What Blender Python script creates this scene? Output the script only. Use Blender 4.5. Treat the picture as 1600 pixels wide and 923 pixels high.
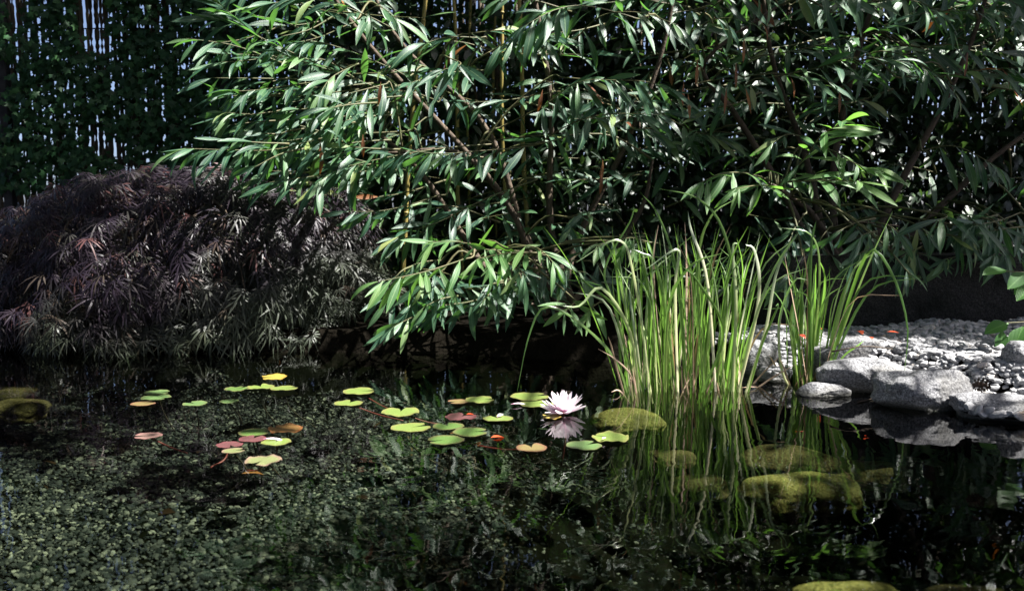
import bpy, bmesh, math, random
import numpy as np
from mathutils import Vector, Matrix, noise

random.seed(7)
rng = np.random.default_rng(7)
R = math.radians
for _o in list(bpy.data.objects):
    bpy.data.objects.remove(_o)
scene = bpy.context.scene
col = scene.collection

# ------------------------------------------------------------------ camera
CAM_H, F, CX, CY = 0.75, 1400.0, 800.0, 461.5
PITCH = math.atan((CY - 330.0) / F)
cam_data = bpy.data.cameras.new('camera')
cam_data.sensor_width = 36.0
cam_data.lens = 36.0 * F / 1600.0
cam_data.clip_start, cam_data.clip_end = 0.05, 2000.0
cam_data.dof.use_dof = True
cam_data.dof.focus_distance = 4.0
cam_data.dof.aperture_fstop = 3.5
cam = bpy.data.objects.new('camera', cam_data)
cam.location = (0, 0, CAM_H)
cam.rotation_euler = (math.pi / 2 - PITCH, 0, 0)
col.objects.link(cam)
scene.camera = cam

# ------------------------------------------------------------------ sky and sun
SUN_AZ, SUN_EL = R(100.0), R(57.0)          # azimuth measured from +Y (view direction) towards +X
sun_dir = Vector((math.sin(SUN_AZ) * math.cos(SUN_EL), math.cos(SUN_AZ) * math.cos(SUN_EL), math.sin(SUN_EL)))
world = bpy.data.worlds.new('World')
scene.world = world
world.use_nodes = True
_nt = world.node_tree
_sky = _nt.nodes.new('ShaderNodeTexSky')
_sky.sky_type = 'NISHITA'
_sky.sun_disc = False
_sky.sun_elevation = SUN_EL
_sky.sun_rotation = SUN_AZ
_sky.air_density = 0.4
_sky.dust_density = 2.2
_sky.ozone_density = 0.5
_bg = _nt.nodes['Background']
_bg.inputs['Strength'].default_value = 0.05
_nt.links.new(_sky.outputs[0], _bg.inputs['Color'])
_sl = bpy.data.lights.new('sun', 'SUN')
_sl.energy = 5.0
_sl.angle = R(0.53)
_sl.color = (1.0, 0.975, 0.92)
sun = bpy.data.objects.new('sun', _sl)
sun.rotation_euler = sun_dir.to_track_quat('Z', 'Y').to_euler()
sun.location = sun_dir * 30
col.objects.link(sun)
scene.view_settings.view_transform = 'Standard'
scene.view_settings.look = 'None'
scene.view_settings.gamma = 1.0
scene.view_settings.exposure = 2.35
scene.view_settings.use_curve_mapping = False
scene.render.engine = 'CYCLES'
scene.cycles.max_bounces = 8
scene.cycles.diffuse_bounces = 3
scene.cycles.glossy_bounces = 3
scene.cycles.transmission_bounces = 4
scene.cycles.transparent_max_bounces = 12
scene.cycles.use_denoising = True

# ------------------------------------------------------------------ helpers
def ray(px, py):
    f = Vector((0, math.cos(PITCH), -math.sin(PITCH)))
    u = Vector((0, math.sin(PITCH), math.cos(PITCH)))
    return f + Vector((1, 0, 0)) * ((px - CX) / F) + u * ((CY - py) / F)

def P(px, py, Y):                       # the point at depth Y seen at a photo pixel
    d = ray(px, py)
    return Vector((0, 0, CAM_H)) + d * (Y / d.y)

def W(px, py, z=0.0):                   # the point at height z seen at a photo pixel
    d = ray(px, py)
    return Vector((0, 0, CAM_H)) + d * ((z - CAM_H) / d.z)

def to_px(v):
    f = Vector((0, math.cos(PITCH), -math.sin(PITCH)))
    u = Vector((0, math.sin(PITCH), math.cos(PITCH)))
    r = Vector(v) - Vector((0, 0, CAM_H))
    d = r.dot(f)
    if d < 0.1:
        return None
    return (CX + F * r.x / d, CY - F * r.dot(u) / d)

def tag(o, label=None, cat=None, group=None, kind=None):
    if label: o['label'] = label
    if cat: o['category'] = cat
    if group: o['group'] = group
    if kind: o['kind'] = kind
    return o

def empty(name, loc=(0, 0, 0)):
    o = bpy.data.objects.new(name, None)
    o.empty_display_size = 0.05
    o.location = loc
    col.objects.link(o)
    return o

def mesh_np(name, V, T, UV=None, smooth=True):
    me = bpy.data.meshes.new(name)
    V = np.ascontiguousarray(V, dtype=np.float32)
    T = np.ascontiguousarray(T, dtype=np.int32)
    nv, nt = len(V), len(T)
    me.vertices.add(nv)
    me.vertices.foreach_set('co', V.ravel())
    me.loops.add(nt * 3)
    me.loops.foreach_set('vertex_index', T.ravel())
    me.polygons.add(nt)
    me.polygons.foreach_set('loop_start', np.arange(0, nt * 3, 3, dtype=np.int32))
    me.polygons.foreach_set('use_smooth', np.full(nt, smooth, dtype=bool))
    if UV is not None:
        uvl = me.uv_layers.new(name='UVMap')
        uvl.data.foreach_set('uv', np.ascontiguousarray(np.asarray(UV, dtype=np.float32)[T.ravel()]).ravel())
    me.update(calc_edges=True)
    return me

def link(name, me, mat=None, parent=None, matrix=None):
    o = bpy.data.objects.new(name, me)
    if mat is not None and len(me.materials) == 0:
        me.materials.append(mat)
    col.objects.link(o)
    if parent is not None:
        o.parent = parent
        o.matrix_parent_inverse = Matrix.Translation(-Vector(parent.location))
    if matrix is not None:
        o.matrix_basis = matrix
    return o

def merged(name, templates, items, mat, parent=None):
    """items: list of (template index, 4x4 numpy); one mesh"""
    Vs, Ts, Us, off = [], [], [], 0
    byt = {}
    for it in items:
        byt.setdefault(it[0], []).append(it[1])
    for k, ms in byt.items():
        tv, tt, tu = templates[k]
        M = np.stack(ms)
        v = np.einsum('nij,vj->nvi', M[:, :3, :3], tv) + M[:, None, :3, 3]
        n = len(ms)
        Vs.append(v.reshape(-1, 3))
        Ts.append((tt[None] + (np.arange(n) * len(tv))[:, None, None]).reshape(-1, 3) + off)
        Us.append(np.tile(tu, (n, 1)))
        off += n * len(tv)
    me = mesh_np(name, np.concatenate(Vs), np.concatenate(Ts), np.concatenate(Us))
    return link(name, me, mat, parent)

def frame(pos, d, n, s, sx=None):
    d = Vector(d).normalized()
    n = Vector(n)
    n = n - d * n.dot(d)
    if n.length < 1e-4:
        n = d.orthogonal()
    n.normalize()
    x = d.cross(n)
    sx = s if sx is None else sx
    m = np.eye(4)
    m[:3, 0] = np.array(x) * sx
    m[:3, 1] = np.array(d) * s
    m[:3, 2] = np.array(n) * s
    m[:3, 3] = np.array(pos)
    return m

def tube(pts, radii, sides=6):
    """tapered tube through points: V, T, UV"""
    pts = [Vector(p) for p in pts]
    V, U, T = [], [], []
    n = len(pts)
    up = Vector((0, 0, 1))
    for i, p in enumerate(pts):
        t = (pts[min(i + 1, n - 1)] - pts[max(i - 1, 0)]).normalized()
        a = t.cross(up)
        if a.length < 1e-3:
            a = t.cross(Vector((1, 0, 0)))
        a.normalize()
        b = t.cross(a)
        for k in range(sides):
            th = 2 * math.pi * k / sides
            V.append(p + (a * math.cos(th) + b * math.sin(th)) * radii[i])
            U.append((k / sides, i / max(1, n - 1)))
    for i in range(n - 1):
        for k in range(sides):
            a0, a1 = i * sides + k, i * sides + (k + 1) % sides
            T.append((a0, a1, a1 + sides)); T.append((a0, a1 + sides, a0 + sides))
    V.append(pts[0]); U.append((0.5, 0)); V.append(pts[-1]); U.append((0.5, 1))
    c0, c1 = len(V) - 2, len(V) - 1
    for k in range(sides):
        T.append((c0, (k + 1) % sides, k))
        T.append((c1, (n - 1) * sides + k, (n - 1) * sides + (k + 1) % sides))
    return np.array([tuple(v) for v in V]), np.array(T), np.array(U)

def smooth_curve(pts, n):
    """Catmull-Rom resample to n points"""
    pts = [Vector(p) for p in pts]
    if len(pts) == 2:
        return [pts[0].lerp(pts[1], i / (n - 1)) for i in range(n)]
    q = [pts[0] * 2 - pts[1]] + pts + [pts[-1] * 2 - pts[-2]]
    out = []
    m = len(pts) - 1
    for i in range(n):
        s = i / (n - 1) * m
        k = min(int(s), m - 1)
        t = s - k
        p0, p1, p2, p3 = q[k], q[k + 1], q[k + 2], q[k + 3]
        out.append(0.5 * ((2 * p1) + (p2 - p0) * t + (2 * p0 - 5 * p1 + 4 * p2 - p3) * t * t + (3 * p1 - p0 - 3 * p2 + p3) * t ** 3))
    return out

def rv(a):
    return Vector((random.gauss(0, a), random.gauss(0, a), random.gauss(0, a)))

# ------------------------------------------------------------------ materials
def new_mat(name):
    m = bpy.data.materials.new(name)
    m.use_nodes = True
    nt = m.node_tree
    nt.nodes.clear()
    out = nt.nodes.new('ShaderNodeOutputMaterial')
    return m, nt, out

def N(nt, t, **kw):
    n = nt.nodes.new(t)
    for k, v in kw.items():
        setattr(n, k, v)
    return n

def mixc(nt, fac, a, b):
    n = nt.nodes.new('ShaderNodeMix')
    n.data_type = 'RGBA'
    for s, v in ((n.inputs[0], fac), (n.inputs[6], a), (n.inputs[7], b)):
        if isinstance(v, bpy.types.NodeSocket):
            nt.links.new(v, s)
        elif isinstance(v, (int, float)):
            s.default_value = v
        else:
            s.default_value = (*v, 1) if len(v) == 3 else v
    return n.outputs[2]

def math_(nt, op, a, b=None, c=None):
    n = nt.nodes.new('ShaderNodeMath')
    n.operation = op
    for i, v in enumerate((a, b, c)):
        if v is None: continue
        if isinstance(v, bpy.types.NodeSocket):
            nt.links.new(v, n.inputs[i])
        else:
            n.inputs[i].default_value = v
    return n.outputs[0]

def piece_random(nt):
    g = N(nt, 'ShaderNodeNewGeometry')
    oi = N(nt, 'ShaderNodeObjectInfo')
    return math_(nt, 'FRACT', math_(nt, 'ADD', g.outputs['Random Per Island'], oi.outputs['Random']))

def ramp(nt, fac, stops):
    n = nt.nodes.new('ShaderNodeValToRGB')
    e = n.color_ramp.elements
    while len(e) < len(stops): e.new(0.5)
    for el, (p, c) in zip(e, stops):
        el.position = p
        el.color = (*c, 1) if len(c) == 3 else c
    nt.links.new(fac, n.inputs[0])
    return n.outputs[0]

def leaf_mat(name, stops, rib, trans, tfac=0.3, rough=0.36, ribw=0.035, spec=0.5, vein=True, length_stops=None, greener=None):
    m, nt, out = new_mat(name)
    rnd = piece_random(nt)
    c = ramp(nt, rnd, stops)
    uv = N(nt, 'ShaderNodeUVMap')
    sep = N(nt, 'ShaderNodeSeparateXYZ')
    nt.links.new(uv.outputs[0], sep.inputs[0])
    ac = math_(nt, 'ABSOLUTE', math_(nt, 'SUBTRACT', sep.outputs[0], 0.5))
    if length_stops:
        lc = ramp(nt, sep.outputs[1], length_stops)
        mm = nt.nodes.new('ShaderNodeMix'); mm.data_type = 'RGBA'; mm.blend_type = 'MULTIPLY'
        mm.inputs[0].default_value = 1.0
        nt.links.new(c, mm.inputs[6]); nt.links.new(lc, mm.inputs[7])
        c = mm.outputs[2]
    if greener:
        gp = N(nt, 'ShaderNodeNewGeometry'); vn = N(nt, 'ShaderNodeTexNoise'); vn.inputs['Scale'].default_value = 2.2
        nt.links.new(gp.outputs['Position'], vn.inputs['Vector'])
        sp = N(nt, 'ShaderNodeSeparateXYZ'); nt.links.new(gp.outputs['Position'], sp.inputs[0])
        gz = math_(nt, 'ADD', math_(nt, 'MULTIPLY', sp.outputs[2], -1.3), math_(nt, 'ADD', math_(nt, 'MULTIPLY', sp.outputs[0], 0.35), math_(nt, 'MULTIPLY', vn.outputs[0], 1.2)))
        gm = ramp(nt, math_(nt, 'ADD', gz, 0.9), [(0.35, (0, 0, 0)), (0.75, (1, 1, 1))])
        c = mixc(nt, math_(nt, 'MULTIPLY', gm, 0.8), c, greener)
    tc = N(nt, 'ShaderNodeTexCoord')
    nz = N(nt, 'ShaderNodeTexNoise'); nz.inputs['Scale'].default_value = 40; nz.inputs['Detail'].default_value = 3
    nt.links.new(tc.outputs['Object'], nz.inputs['Vector'])
    c = mixc(nt, math_(nt, 'MULTIPLY', nz.outputs[0], 0.35), c, tuple(0.45 * x for x in stops[0][1]))
    if rib:
        mask = math_(nt, 'LESS_THAN', ac, ribw)
        c = mixc(nt, math_(nt, 'MULTIPLY', mask, 0.75), c, rib)
    bs = N(nt, 'ShaderNodeBsdfPrincipled')
    nt.links.new(c, bs.inputs['Base Color'])
    bs.inputs['Roughness'].default_value = rough
    bs.inputs['Specular IOR Level'].default_value = spec
    if vein:
        w = N(nt, 'ShaderNodeTexWave'); w.bands_direction = 'DIAGONAL'
        cmb = N(nt, 'ShaderNodeCombineXYZ')
        nt.links.new(math_(nt, 'MULTIPLY', ac, 1.2), cmb.inputs[0]); nt.links.new(sep.outputs[1], cmb.inputs[1])
        nt.links.new(cmb.outputs[0], w.inputs['Vector']); w.inputs['Scale'].default_value = 7
        w.inputs['Distortion'].default_value = 1.0
        bp = N(nt, 'ShaderNodeBump'); bp.inputs['Strength'].default_value = 0.25; bp.inputs['Distance'].default_value = 0.004
        nt.links.new(w.outputs[1], bp.inputs['Height']); nt.links.new(bp.outputs[0], bs.inputs['Normal'])
    tr = N(nt, 'ShaderNodeBsdfTranslucent')
    tr.inputs['Color'].default_value = (*trans, 1)
    mx = N(nt, 'ShaderNodeMixShader'); mx.inputs[0].default_value = tfac
    nt.links.new(bs.outputs[0], mx.inputs[1]); nt.links.new(tr.outputs[0], mx.inputs[2])
    nt.links.new(mx.outputs[0], out.inputs[0])
    return m

def solid_mat(name, stops, scale=8.0, rough=0.8, bump=0.3, bscale=30.0, piece=False, spec=0.3, detail=6, dist=0.01):
    """noise (or per piece) driven colour with noise relief"""
    m, nt, out = new_mat(name)
    tc = N(nt, 'ShaderNodeTexCoord')
    nz = N(nt, 'ShaderNodeTexNoise'); nz.inputs['Scale'].default_value = scale; nz.inputs['Detail'].default_value = detail
    nt.links.new(tc.outputs['Object'], nz.inputs['Vector'])
    f = nz.outputs[0]
    if piece:
        f = math_(nt, 'ADD', math_(nt, 'MULTIPLY', piece_random(nt), 0.72), math_(nt, 'MULTIPLY', math_(nt, 'SUBTRACT', f, 0.22), 0.5))
    c = ramp(nt, f, stops)
    bs = N(nt, 'ShaderNodeBsdfPrincipled')
    nt.links.new(c, bs.inputs['Base Color'])
    bs.inputs['Roughness'].default_value = rough
    bs.inputs['Specular IOR Level'].default_value = spec
    n2 = N(nt, 'ShaderNodeTexNoise'); n2.inputs['Scale'].default_value = bscale; n2.inputs['Detail'].default_value = 5
    nt.links.new(tc.outputs['Object'], n2.inputs['Vector'])
    bp = N(nt, 'ShaderNodeBump'); bp.inputs['Strength'].default_value = bump; bp.inputs['Distance'].default_value = dist
    nt.links.new(n2.outputs[0], bp.inputs['Height']); nt.links.new(bp.outputs[0], bs.inputs['Normal'])
    nt.links.new(bs.outputs[0], out.inputs[0])
    return m

def granite_mat(name, base, dark, light, stain, stain_amt=0.5, wet=False, spec=0.25):
    m, nt, out = new_mat(name)
    tc = N(nt, 'ShaderNodeTexCoord')
    g = N(nt, 'ShaderNodeTexNoise'); g.inputs['Scale'].default_value = 130; g.inputs['Detail'].default_value = 4; g.inputs['Roughness'].default_value = 0.8
    nt.links.new(tc.outputs['Object'], g.inputs['Vector'])
    c = ramp(nt, g.outputs[0], [(0.40, dark), (0.46, base), (0.54, base), (0.61, light)])
    big = N(nt, 'ShaderNodeTexNoise'); big.inputs['Scale'].default_value = 7; big.inputs['Detail'].default_value = 5
    nt.links.new(tc.outputs['Object'], big.inputs['Vector'])
    if wet:
        gp = N(nt, 'ShaderNodeNewGeometry'); sp = N(nt, 'ShaderNodeSeparateXYZ')
        nt.links.new(gp.outputs['Position'], sp.inputs[0])
        wz = math_(nt, 'ADD', sp.outputs[2], math_(nt, 'MULTIPLY', math_(nt, 'SUBTRACT', big.outputs[0], 0.5), 0.05))
        wm = ramp(nt, wz, [(0.012, (1, 1, 1)), (0.03, (0, 0, 0))])
        c = mixc(nt, math_(nt, 'MULTIPLY', wm, 0.8), c, (0.03, 0.03, 0.022))
    sm = ramp(nt, big.outputs[0], [(0.5, (0, 0, 0)), (0.68, (1, 1, 1))])
    c = mixc(nt, math_(nt, 'MULTIPLY', sm, stain_amt), c, stain)
    bs = N(nt, 'ShaderNodeBsdfPrincipled')
    nt.links.new(c, bs.inputs['Base Color'])
    bs.inputs['Roughness'].default_value = 0.75
    bs.inputs['Specular IOR Level'].default_value = spec
    n2 = N(nt, 'ShaderNodeTexNoise'); n2.inputs['Scale'].default_value = 60; n2.inputs['Detail'].default_value = 6
    nt.links.new(tc.outputs['Object'], n2.inputs['Vector'])
    bp = N(nt, 'ShaderNodeBump'); bp.inputs['Strength'].default_value = 0.7; bp.inputs['Distance'].default_value = 0.012
    nt.links.new(n2.outputs[0], bp.inputs['Height']); nt.links.new(bp.outputs[0], bs.inputs['Normal'])
    nt.links.new(bs.outputs[0], out.inputs[0])
    return m

M = {}
M['shrub'] = leaf_mat('shrub_leaf', [(0, (0.014, 0.045, 0.030)), (0.5, (0.027, 0.078, 0.044)), (0.82, (0.055, 0.125, 0.055)), (0.95, (0.11, 0.19, 0.07)), (1, (0.22, 0.25, 0.08))],
                      (0.14, 0.22, 0.11), (0.12, 0.32, 0.05), 0.27, 0.41, spec=0.42)
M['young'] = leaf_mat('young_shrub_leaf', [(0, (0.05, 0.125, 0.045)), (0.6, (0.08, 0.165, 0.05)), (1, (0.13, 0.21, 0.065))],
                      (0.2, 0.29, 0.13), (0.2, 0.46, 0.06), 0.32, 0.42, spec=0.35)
M['orange'] = leaf_mat('withered_leaf', [(0, (0.11, 0.032, 0.012)), (0.6, (0.18, 0.06, 0.015)), (1, (0.30, 0.13, 0.025))], (0.25, 0.12, 0.04), (0.4, 0.13, 0.02), 0.3, 0.5)
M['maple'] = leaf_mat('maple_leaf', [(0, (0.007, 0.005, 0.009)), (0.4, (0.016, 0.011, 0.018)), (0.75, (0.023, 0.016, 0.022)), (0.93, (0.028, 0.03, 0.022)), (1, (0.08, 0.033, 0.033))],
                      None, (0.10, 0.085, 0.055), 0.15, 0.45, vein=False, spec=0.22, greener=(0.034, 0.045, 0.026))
M['ivy'] = leaf_mat('ivy_leaf', [(0, (0.010, 0.036, 0.013)), (0.8, (0.022, 0.075, 0.024)), (1, (0.05, 0.14, 0.04))], None, (0.06, 0.2, 0.03), 0.2, 0.55, vein=False, spec=0.25)
M['hedge'] = leaf_mat('hedge_leaf', [(0, (0.008, 0.02, 0.01)), (0.85, (0.016, 0.036, 0.015)), (1, (0.05, 0.09, 0.035))], None, (0.08, 0.16, 0.03), 0.2, 0.45, vein=False)
M['broad'] = leaf_mat('broad_leaf', [(0, (0.035, 0.10, 0.025)), (1, (0.055, 0.14, 0.035))], (0.10, 0.2, 0.06), (0.12, 0.34, 0.04), 0.3, 0.5, spec=0.3)
M['reed'] = leaf_mat('reed_blade', [(0, (0.035, 0.075, 0.02)), (0.5, (0.10, 0.165, 0.045)), (0.78, (0.22, 0.32, 0.10)), (1, (0.70, 0.72, 0.55))], None, (0.28, 0.56, 0.08), 0.36, 0.25,
                     vein=False, length_stops=[(0, (1.9, 1.5, 1.5)), (0.25, (1.6, 1.45, 1.2)), (0.55, (1.0, 1.0, 1.0)), (1, (0.8, 0.95, 0.9))])
M['reed_dry'] = leaf_mat('dry_reed_blade', [(0, (0.30, 0.20, 0.12)), (1, (0.42, 0.30, 0.22))], None, (0.4, 0.28, 0.12), 0.25, 0.6, vein=False)
M['bark'] = solid_mat('bark', [(0.3, (0.035, 0.025, 0.018)), (0.7, (0.09, 0.065, 0.045))], 20, 0.85, 0.6, 60)
M['twig'] = solid_mat('green_twig', [(0.3, (0.05, 0.065, 0.022)), (0.7, (0.10, 0.085, 0.04))], 12, 0.6, 0.2, 60)
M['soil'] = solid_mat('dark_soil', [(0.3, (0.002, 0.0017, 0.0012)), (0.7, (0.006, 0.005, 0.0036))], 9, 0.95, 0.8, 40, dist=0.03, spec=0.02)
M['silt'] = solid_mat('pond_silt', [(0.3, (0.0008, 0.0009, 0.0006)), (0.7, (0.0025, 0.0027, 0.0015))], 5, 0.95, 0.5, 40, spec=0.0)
M['bedstone'] = solid_mat('bed_pebble', [(0.05, (0.003, 0.004, 0.0035)), (0.45, (0.012, 0.014, 0.013)), (0.75, (0.035, 0.037, 0.031)), (0.98, (0.15, 0.15, 0.115))], 1.3, 0.75, 0.4, 60, piece=True, spec=0.02)
M['whitestone'] = solid_mat('marble_pebble', [(0.05, (0.08, 0.08, 0.085)), (0.3, (0.20, 0.20, 0.21)), (0.8, (0.32, 0.315, 0.32)), (0.92, (0.27, 0.21, 0.16)), (1.0, (0.10, 0.08, 0.07))], 18, 0.65, 0.3, 50, piece=True)
M['granite'] = granite_mat('granite', (0.135, 0.135, 0.143), (0.03, 0.03, 0.035), (0.29, 0.29, 0.295), (0.09, 0.085, 0.075), 0.6, True)
M['sunkstone'] = granite_mat('algae_covered_stone', (0.034, 0.028, 0.012), (0.010, 0.009, 0.004), (0.075, 0.06, 0.026), (0.006, 0.006, 0.0025), 0.9, spec=0.0)
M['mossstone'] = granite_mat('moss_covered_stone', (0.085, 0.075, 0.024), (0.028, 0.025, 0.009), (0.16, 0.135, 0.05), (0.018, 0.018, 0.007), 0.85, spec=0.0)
M['wall'] = granite_mat('weathered_concrete', (0.03, 0.028, 0.027), (0.012, 0.011, 0.011), (0.055, 0.052, 0.05), (0.009, 0.010, 0.008), 0.8, spec=0.05)
M['fence'] = solid_mat('dry_cane', [(0.1, (0.05, 0.04, 0.028)), (0.9, (0.12, 0.095, 0.065))], 10, 0.8, 0.3, 50, piece=True)
M['wire'] = solid_mat('dark_wire', [(0, (0.02, 0.018, 0.015)), (1, (0.03, 0.028, 0.025))], 10, 0.6, 0.1, 50)
M['post'] = solid_mat('stained_post', [(0.3, (0.018, 0.018, 0.022)), (0.7, (0.04, 0.038, 0.04))], 14, 0.8, 0.4, 40)
M['bamboo'] = solid_mat('bamboo_skin', [(0.3, (0.15, 0.125, 0.04)), (0.7, (0.23, 0.18, 0.055))], 6, 0.4, 0.1, 20)
M['redstem'] = solid_mat('red_stalk', [(0.3, (0.11, 0.016, 0.016)), (0.7, (0.17, 0.035, 0.028))], 30, 0.5, 0.1, 50)
M['dimstem'] = solid_mat('dim_stalk', [(0.3, (0.02, 0.018, 0.01)), (0.7, (0.04, 0.03, 0.018))], 30, 0.6, 0.1, 50)
M['redleaf'] = leaf_mat('red_fallen_leaf', [(0, (0.42, 0.03, 0.01)), (1, (0.5, 0.08, 0.015))], (0.5, 0.15, 0.05), (0.5, 0.05, 0.01), 0.25, 0.5)
M['cone'] = solid_mat('cone_scale', [(0.2, (0.05, 0.03, 0.02)), (0.8, (0.14, 0.09, 0.06))], 40, 0.8, 0.3, 80)
M['stamen'] = solid_mat('stamen', [(0.3, (0.75, 0.5, 0.06)), (0.7, (0.85, 0.65, 0.12))], 40, 0.6, 0.1, 80)
M['berry'] = solid_mat('red_berry', [(0.3, (0.45, 0.03, 0.02)), (0.7, (0.55, 0.06, 0.03))], 40, 0.3, 0.05, 80, spec=0.5)

def petal_mat():
    m, nt, out = new_mat('lily_petal')
    uv = N(nt, 'ShaderNodeUVMap'); sep = N(nt, 'ShaderNodeSeparateXYZ')
    nt.links.new(uv.outputs[0], sep.inputs[0])
    c = ramp(nt, sep.outputs[1], [(0.0, (0.70, 0.28, 0.48)), (0.3, (0.78, 0.58, 0.69)), (0.65, (0.82, 0.75, 0.79))])
    bs = N(nt, 'ShaderNodeBsdfPrincipled'); nt.links.new(c, bs.inputs['Base Color'])
    bs.inputs['Roughness'].default_value = 0.5
    tr = N(nt, 'ShaderNodeBsdfTranslucent'); nt.links.new(c, tr.inputs['Color'])
    mx = N(nt, 'ShaderNodeMixShader'); mx.inputs[0].default_value = 0.35
    nt.links.new(bs.outputs[0], mx.inputs[1]); nt.links.new(tr.outputs[0], mx.inputs[2])
    nt.links.new(mx.outputs[0], out.inputs[0])
    return m
M['petal'] = petal_mat()

def pad_mat(name, inner, edge, vein):
    m, nt, out = new_mat(name)
    uv = N(nt, 'ShaderNodeUVMap'); sep = N(nt, 'ShaderNodeSeparateXYZ')      # u = angle, v = radius
    nt.links.new(uv.outputs[0], sep.inputs[0])
    tc = N(nt, 'ShaderNodeTexCoord')
    nz = N(nt, 'ShaderNodeTexNoise'); nz.inputs['Scale'].default_value = 22; nz.inputs['Detail'].default_value = 5
    nt.links.new(tc.outputs['Object'], nz.inputs['Vector'])
    vv = math_(nt, 'ADD', sep.outputs[1], math_(nt, 'MULTIPLY', math_(nt, 'SUBTRACT', nz.outputs[0], 0.5), 0.5))
    c = ramp(nt, vv, [(0.0, inner), (0.72, inner), (0.98, edge)])
    c = mixc(nt, math_(nt, 'MULTIPLY', nz.outputs[0], 0.4), c, tuple(0.55 * x for x in inner))
    n3 = N(nt, 'ShaderNodeTexNoise'); n3.inputs['Scale'].default_value = 4.5; n3.inputs['Detail'].default_value = 6; n3.inputs['Roughness'].default_value = 0.7
    oi = N(nt, 'ShaderNodeObjectInfo')
    va = N(nt, 'ShaderNodeVectorMath'); va.operation = 'ADD'
    nt.links.new(tc.outputs['Object'], va.inputs[0]); nt.links.new(oi.outputs['Location'], va.inputs[1])
    nt.links.new(va.outputs[0], n3.inputs['Vector'])
    sm = ramp(nt, n3.outputs[0], [(0.60, (0, 0, 0)), (0.68, (1, 1, 1))])
    c = mixc(nt, math_(nt, 'MULTIPLY', sm, 0.7), c, (0.09, 0.055, 0.025))
    ray_ = math_(nt, 'ABSOLUTE', math_(nt, 'SUBTRACT', math_(nt, 'FRACT', math_(nt, 'MULTIPLY', sep.outputs[0], 17.0)), 0.5))
    mask = math_(nt, 'MULTIPLY', math_(nt, 'LESS_THAN', ray_, 0.06), 0.45)
    c = mixc(nt, mask, c, vein)
    bs = N(nt, 'ShaderNodeBsdfPrincipled'); nt.links.new(c, bs.inputs['Base Color'])
    bs.inputs['Roughness'].default_value = 0.38
    bp = N(nt, 'ShaderNodeBump'); bp.inputs['Strength'].default_value = 0.3; bp.inputs['Distance'].default_value = 0.004
    nt.links.new(nz.outputs[0], bp.inputs['Height']); nt.links.new(bp.outputs[0], bs.inputs['Normal'])
    nt.links.new(bs.outputs[0], out.inputs[0])
    return m
PADM = {
    'green': pad_mat('pad_green', (0.06, 0.11, 0.025), (0.085, 0.07, 0.03), (0.10, 0.14, 0.045)),
    'light': pad_mat('pad_light', (0.11, 0.155, 0.035), (0.13, 0.12, 0.04), (0.15, 0.18, 0.06)),
    'pinkish': pad_mat('pad_pinkish', (0.12, 0.135, 0.055), (0.16, 0.095, 0.08), (0.15, 0.15, 0.085)),
    'tan': pad_mat('pad_tan', (0.16, 0.10, 0.085), (0.18, 0.085, 0.08), (0.17, 0.12, 0.09)),
    'purple': pad_mat('pad_purple', (0.085, 0.034, 0.036), (0.11, 0.033, 0.037), (0.11, 0.055, 0.045)),
    'orange': pad_mat('pad_orange', (0.12, 0.065, 0.02), (0.13, 0.045, 0.015), (0.16, 0.10, 0.035)),
    'yellow': pad_mat('pad_yellow', (0.21, 0.18, 0.035), (0.21, 0.125, 0.02), (0.22, 0.2, 0.06)),
    'brown': pad_mat('pad_brown', (0.13, 0.10, 0.04), (0.14, 0.06, 0.04), (0.15, 0.13, 0.06)),
    'dark': pad_mat('pad_dark', (0.07, 0.12, 0.04), (0.09, 0.10, 0.04), (0.1, 0.16, 0.06)),
}

def water_mat():
    m, nt, out = new_mat('pond_water')
    tc = N(nt, 'ShaderNodeTexCoord')
    mp = N(nt, 'ShaderNodeMapping'); mp.inputs['Scale'].default_value = (1.0, 1.0, 1.0)
    nt.links.new(tc.outputs['Object'], mp.inputs[0])
    n1 = N(nt, 'ShaderNodeTexNoise'); n1.inputs['Scale'].default_value = 9.0; n1.inputs['Detail'].default_value = 1.5
    n1.inputs['Distortion'].default_value = 0.6
    nt.links.new(mp.outputs[0], n1.inputs['Vector'])
    n2 = N(nt, 'ShaderNodeTexNoise'); n2.inputs['Scale'].default_value = 2.2; n2.inputs['Detail'].default_value = 1.0
    nt.links.new(mp.outputs[0], n2.inputs['Vector'])
    h = math_(nt, 'ADD', math_(nt, 'MULTIPLY', n1.outputs[0], 0.35), n2.outputs[0])
    bp = N(nt, 'ShaderNodeBump'); bp.inputs['Strength'].default_value = 0.12; bp.inputs['Distance'].default_value = 0.02
    nt.links.new(h, bp.inputs['Height'])
    fr = N(nt, 'ShaderNodeFresnel'); fr.inputs['IOR'].default_value = 1.33
    nt.links.new(bp.outputs[0], fr.inputs['Normal'])
    gl = N(nt, 'ShaderNodeBsdfGlossy'); gl.inputs['Roughness'].default_value = 0.0
    nt.links.new(bp.outputs[0], gl.inputs['Normal'])
    tr = N(nt, 'ShaderNodeBsdfTransparent'); tr.inputs['Color'].default_value = (0.73, 0.80, 0.71, 1)
    mx = N(nt, 'ShaderNodeMixShader')
    nt.links.new(fr.outputs[0], mx.inputs[0]); nt.links.new(tr.outputs[0], mx.inputs[1]); nt.links.new(gl.outputs[0], mx.inputs[2])
    nt.links.new(mx.outputs[0], out.inputs[0])
    return m
M['water'] = water_mat()

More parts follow.
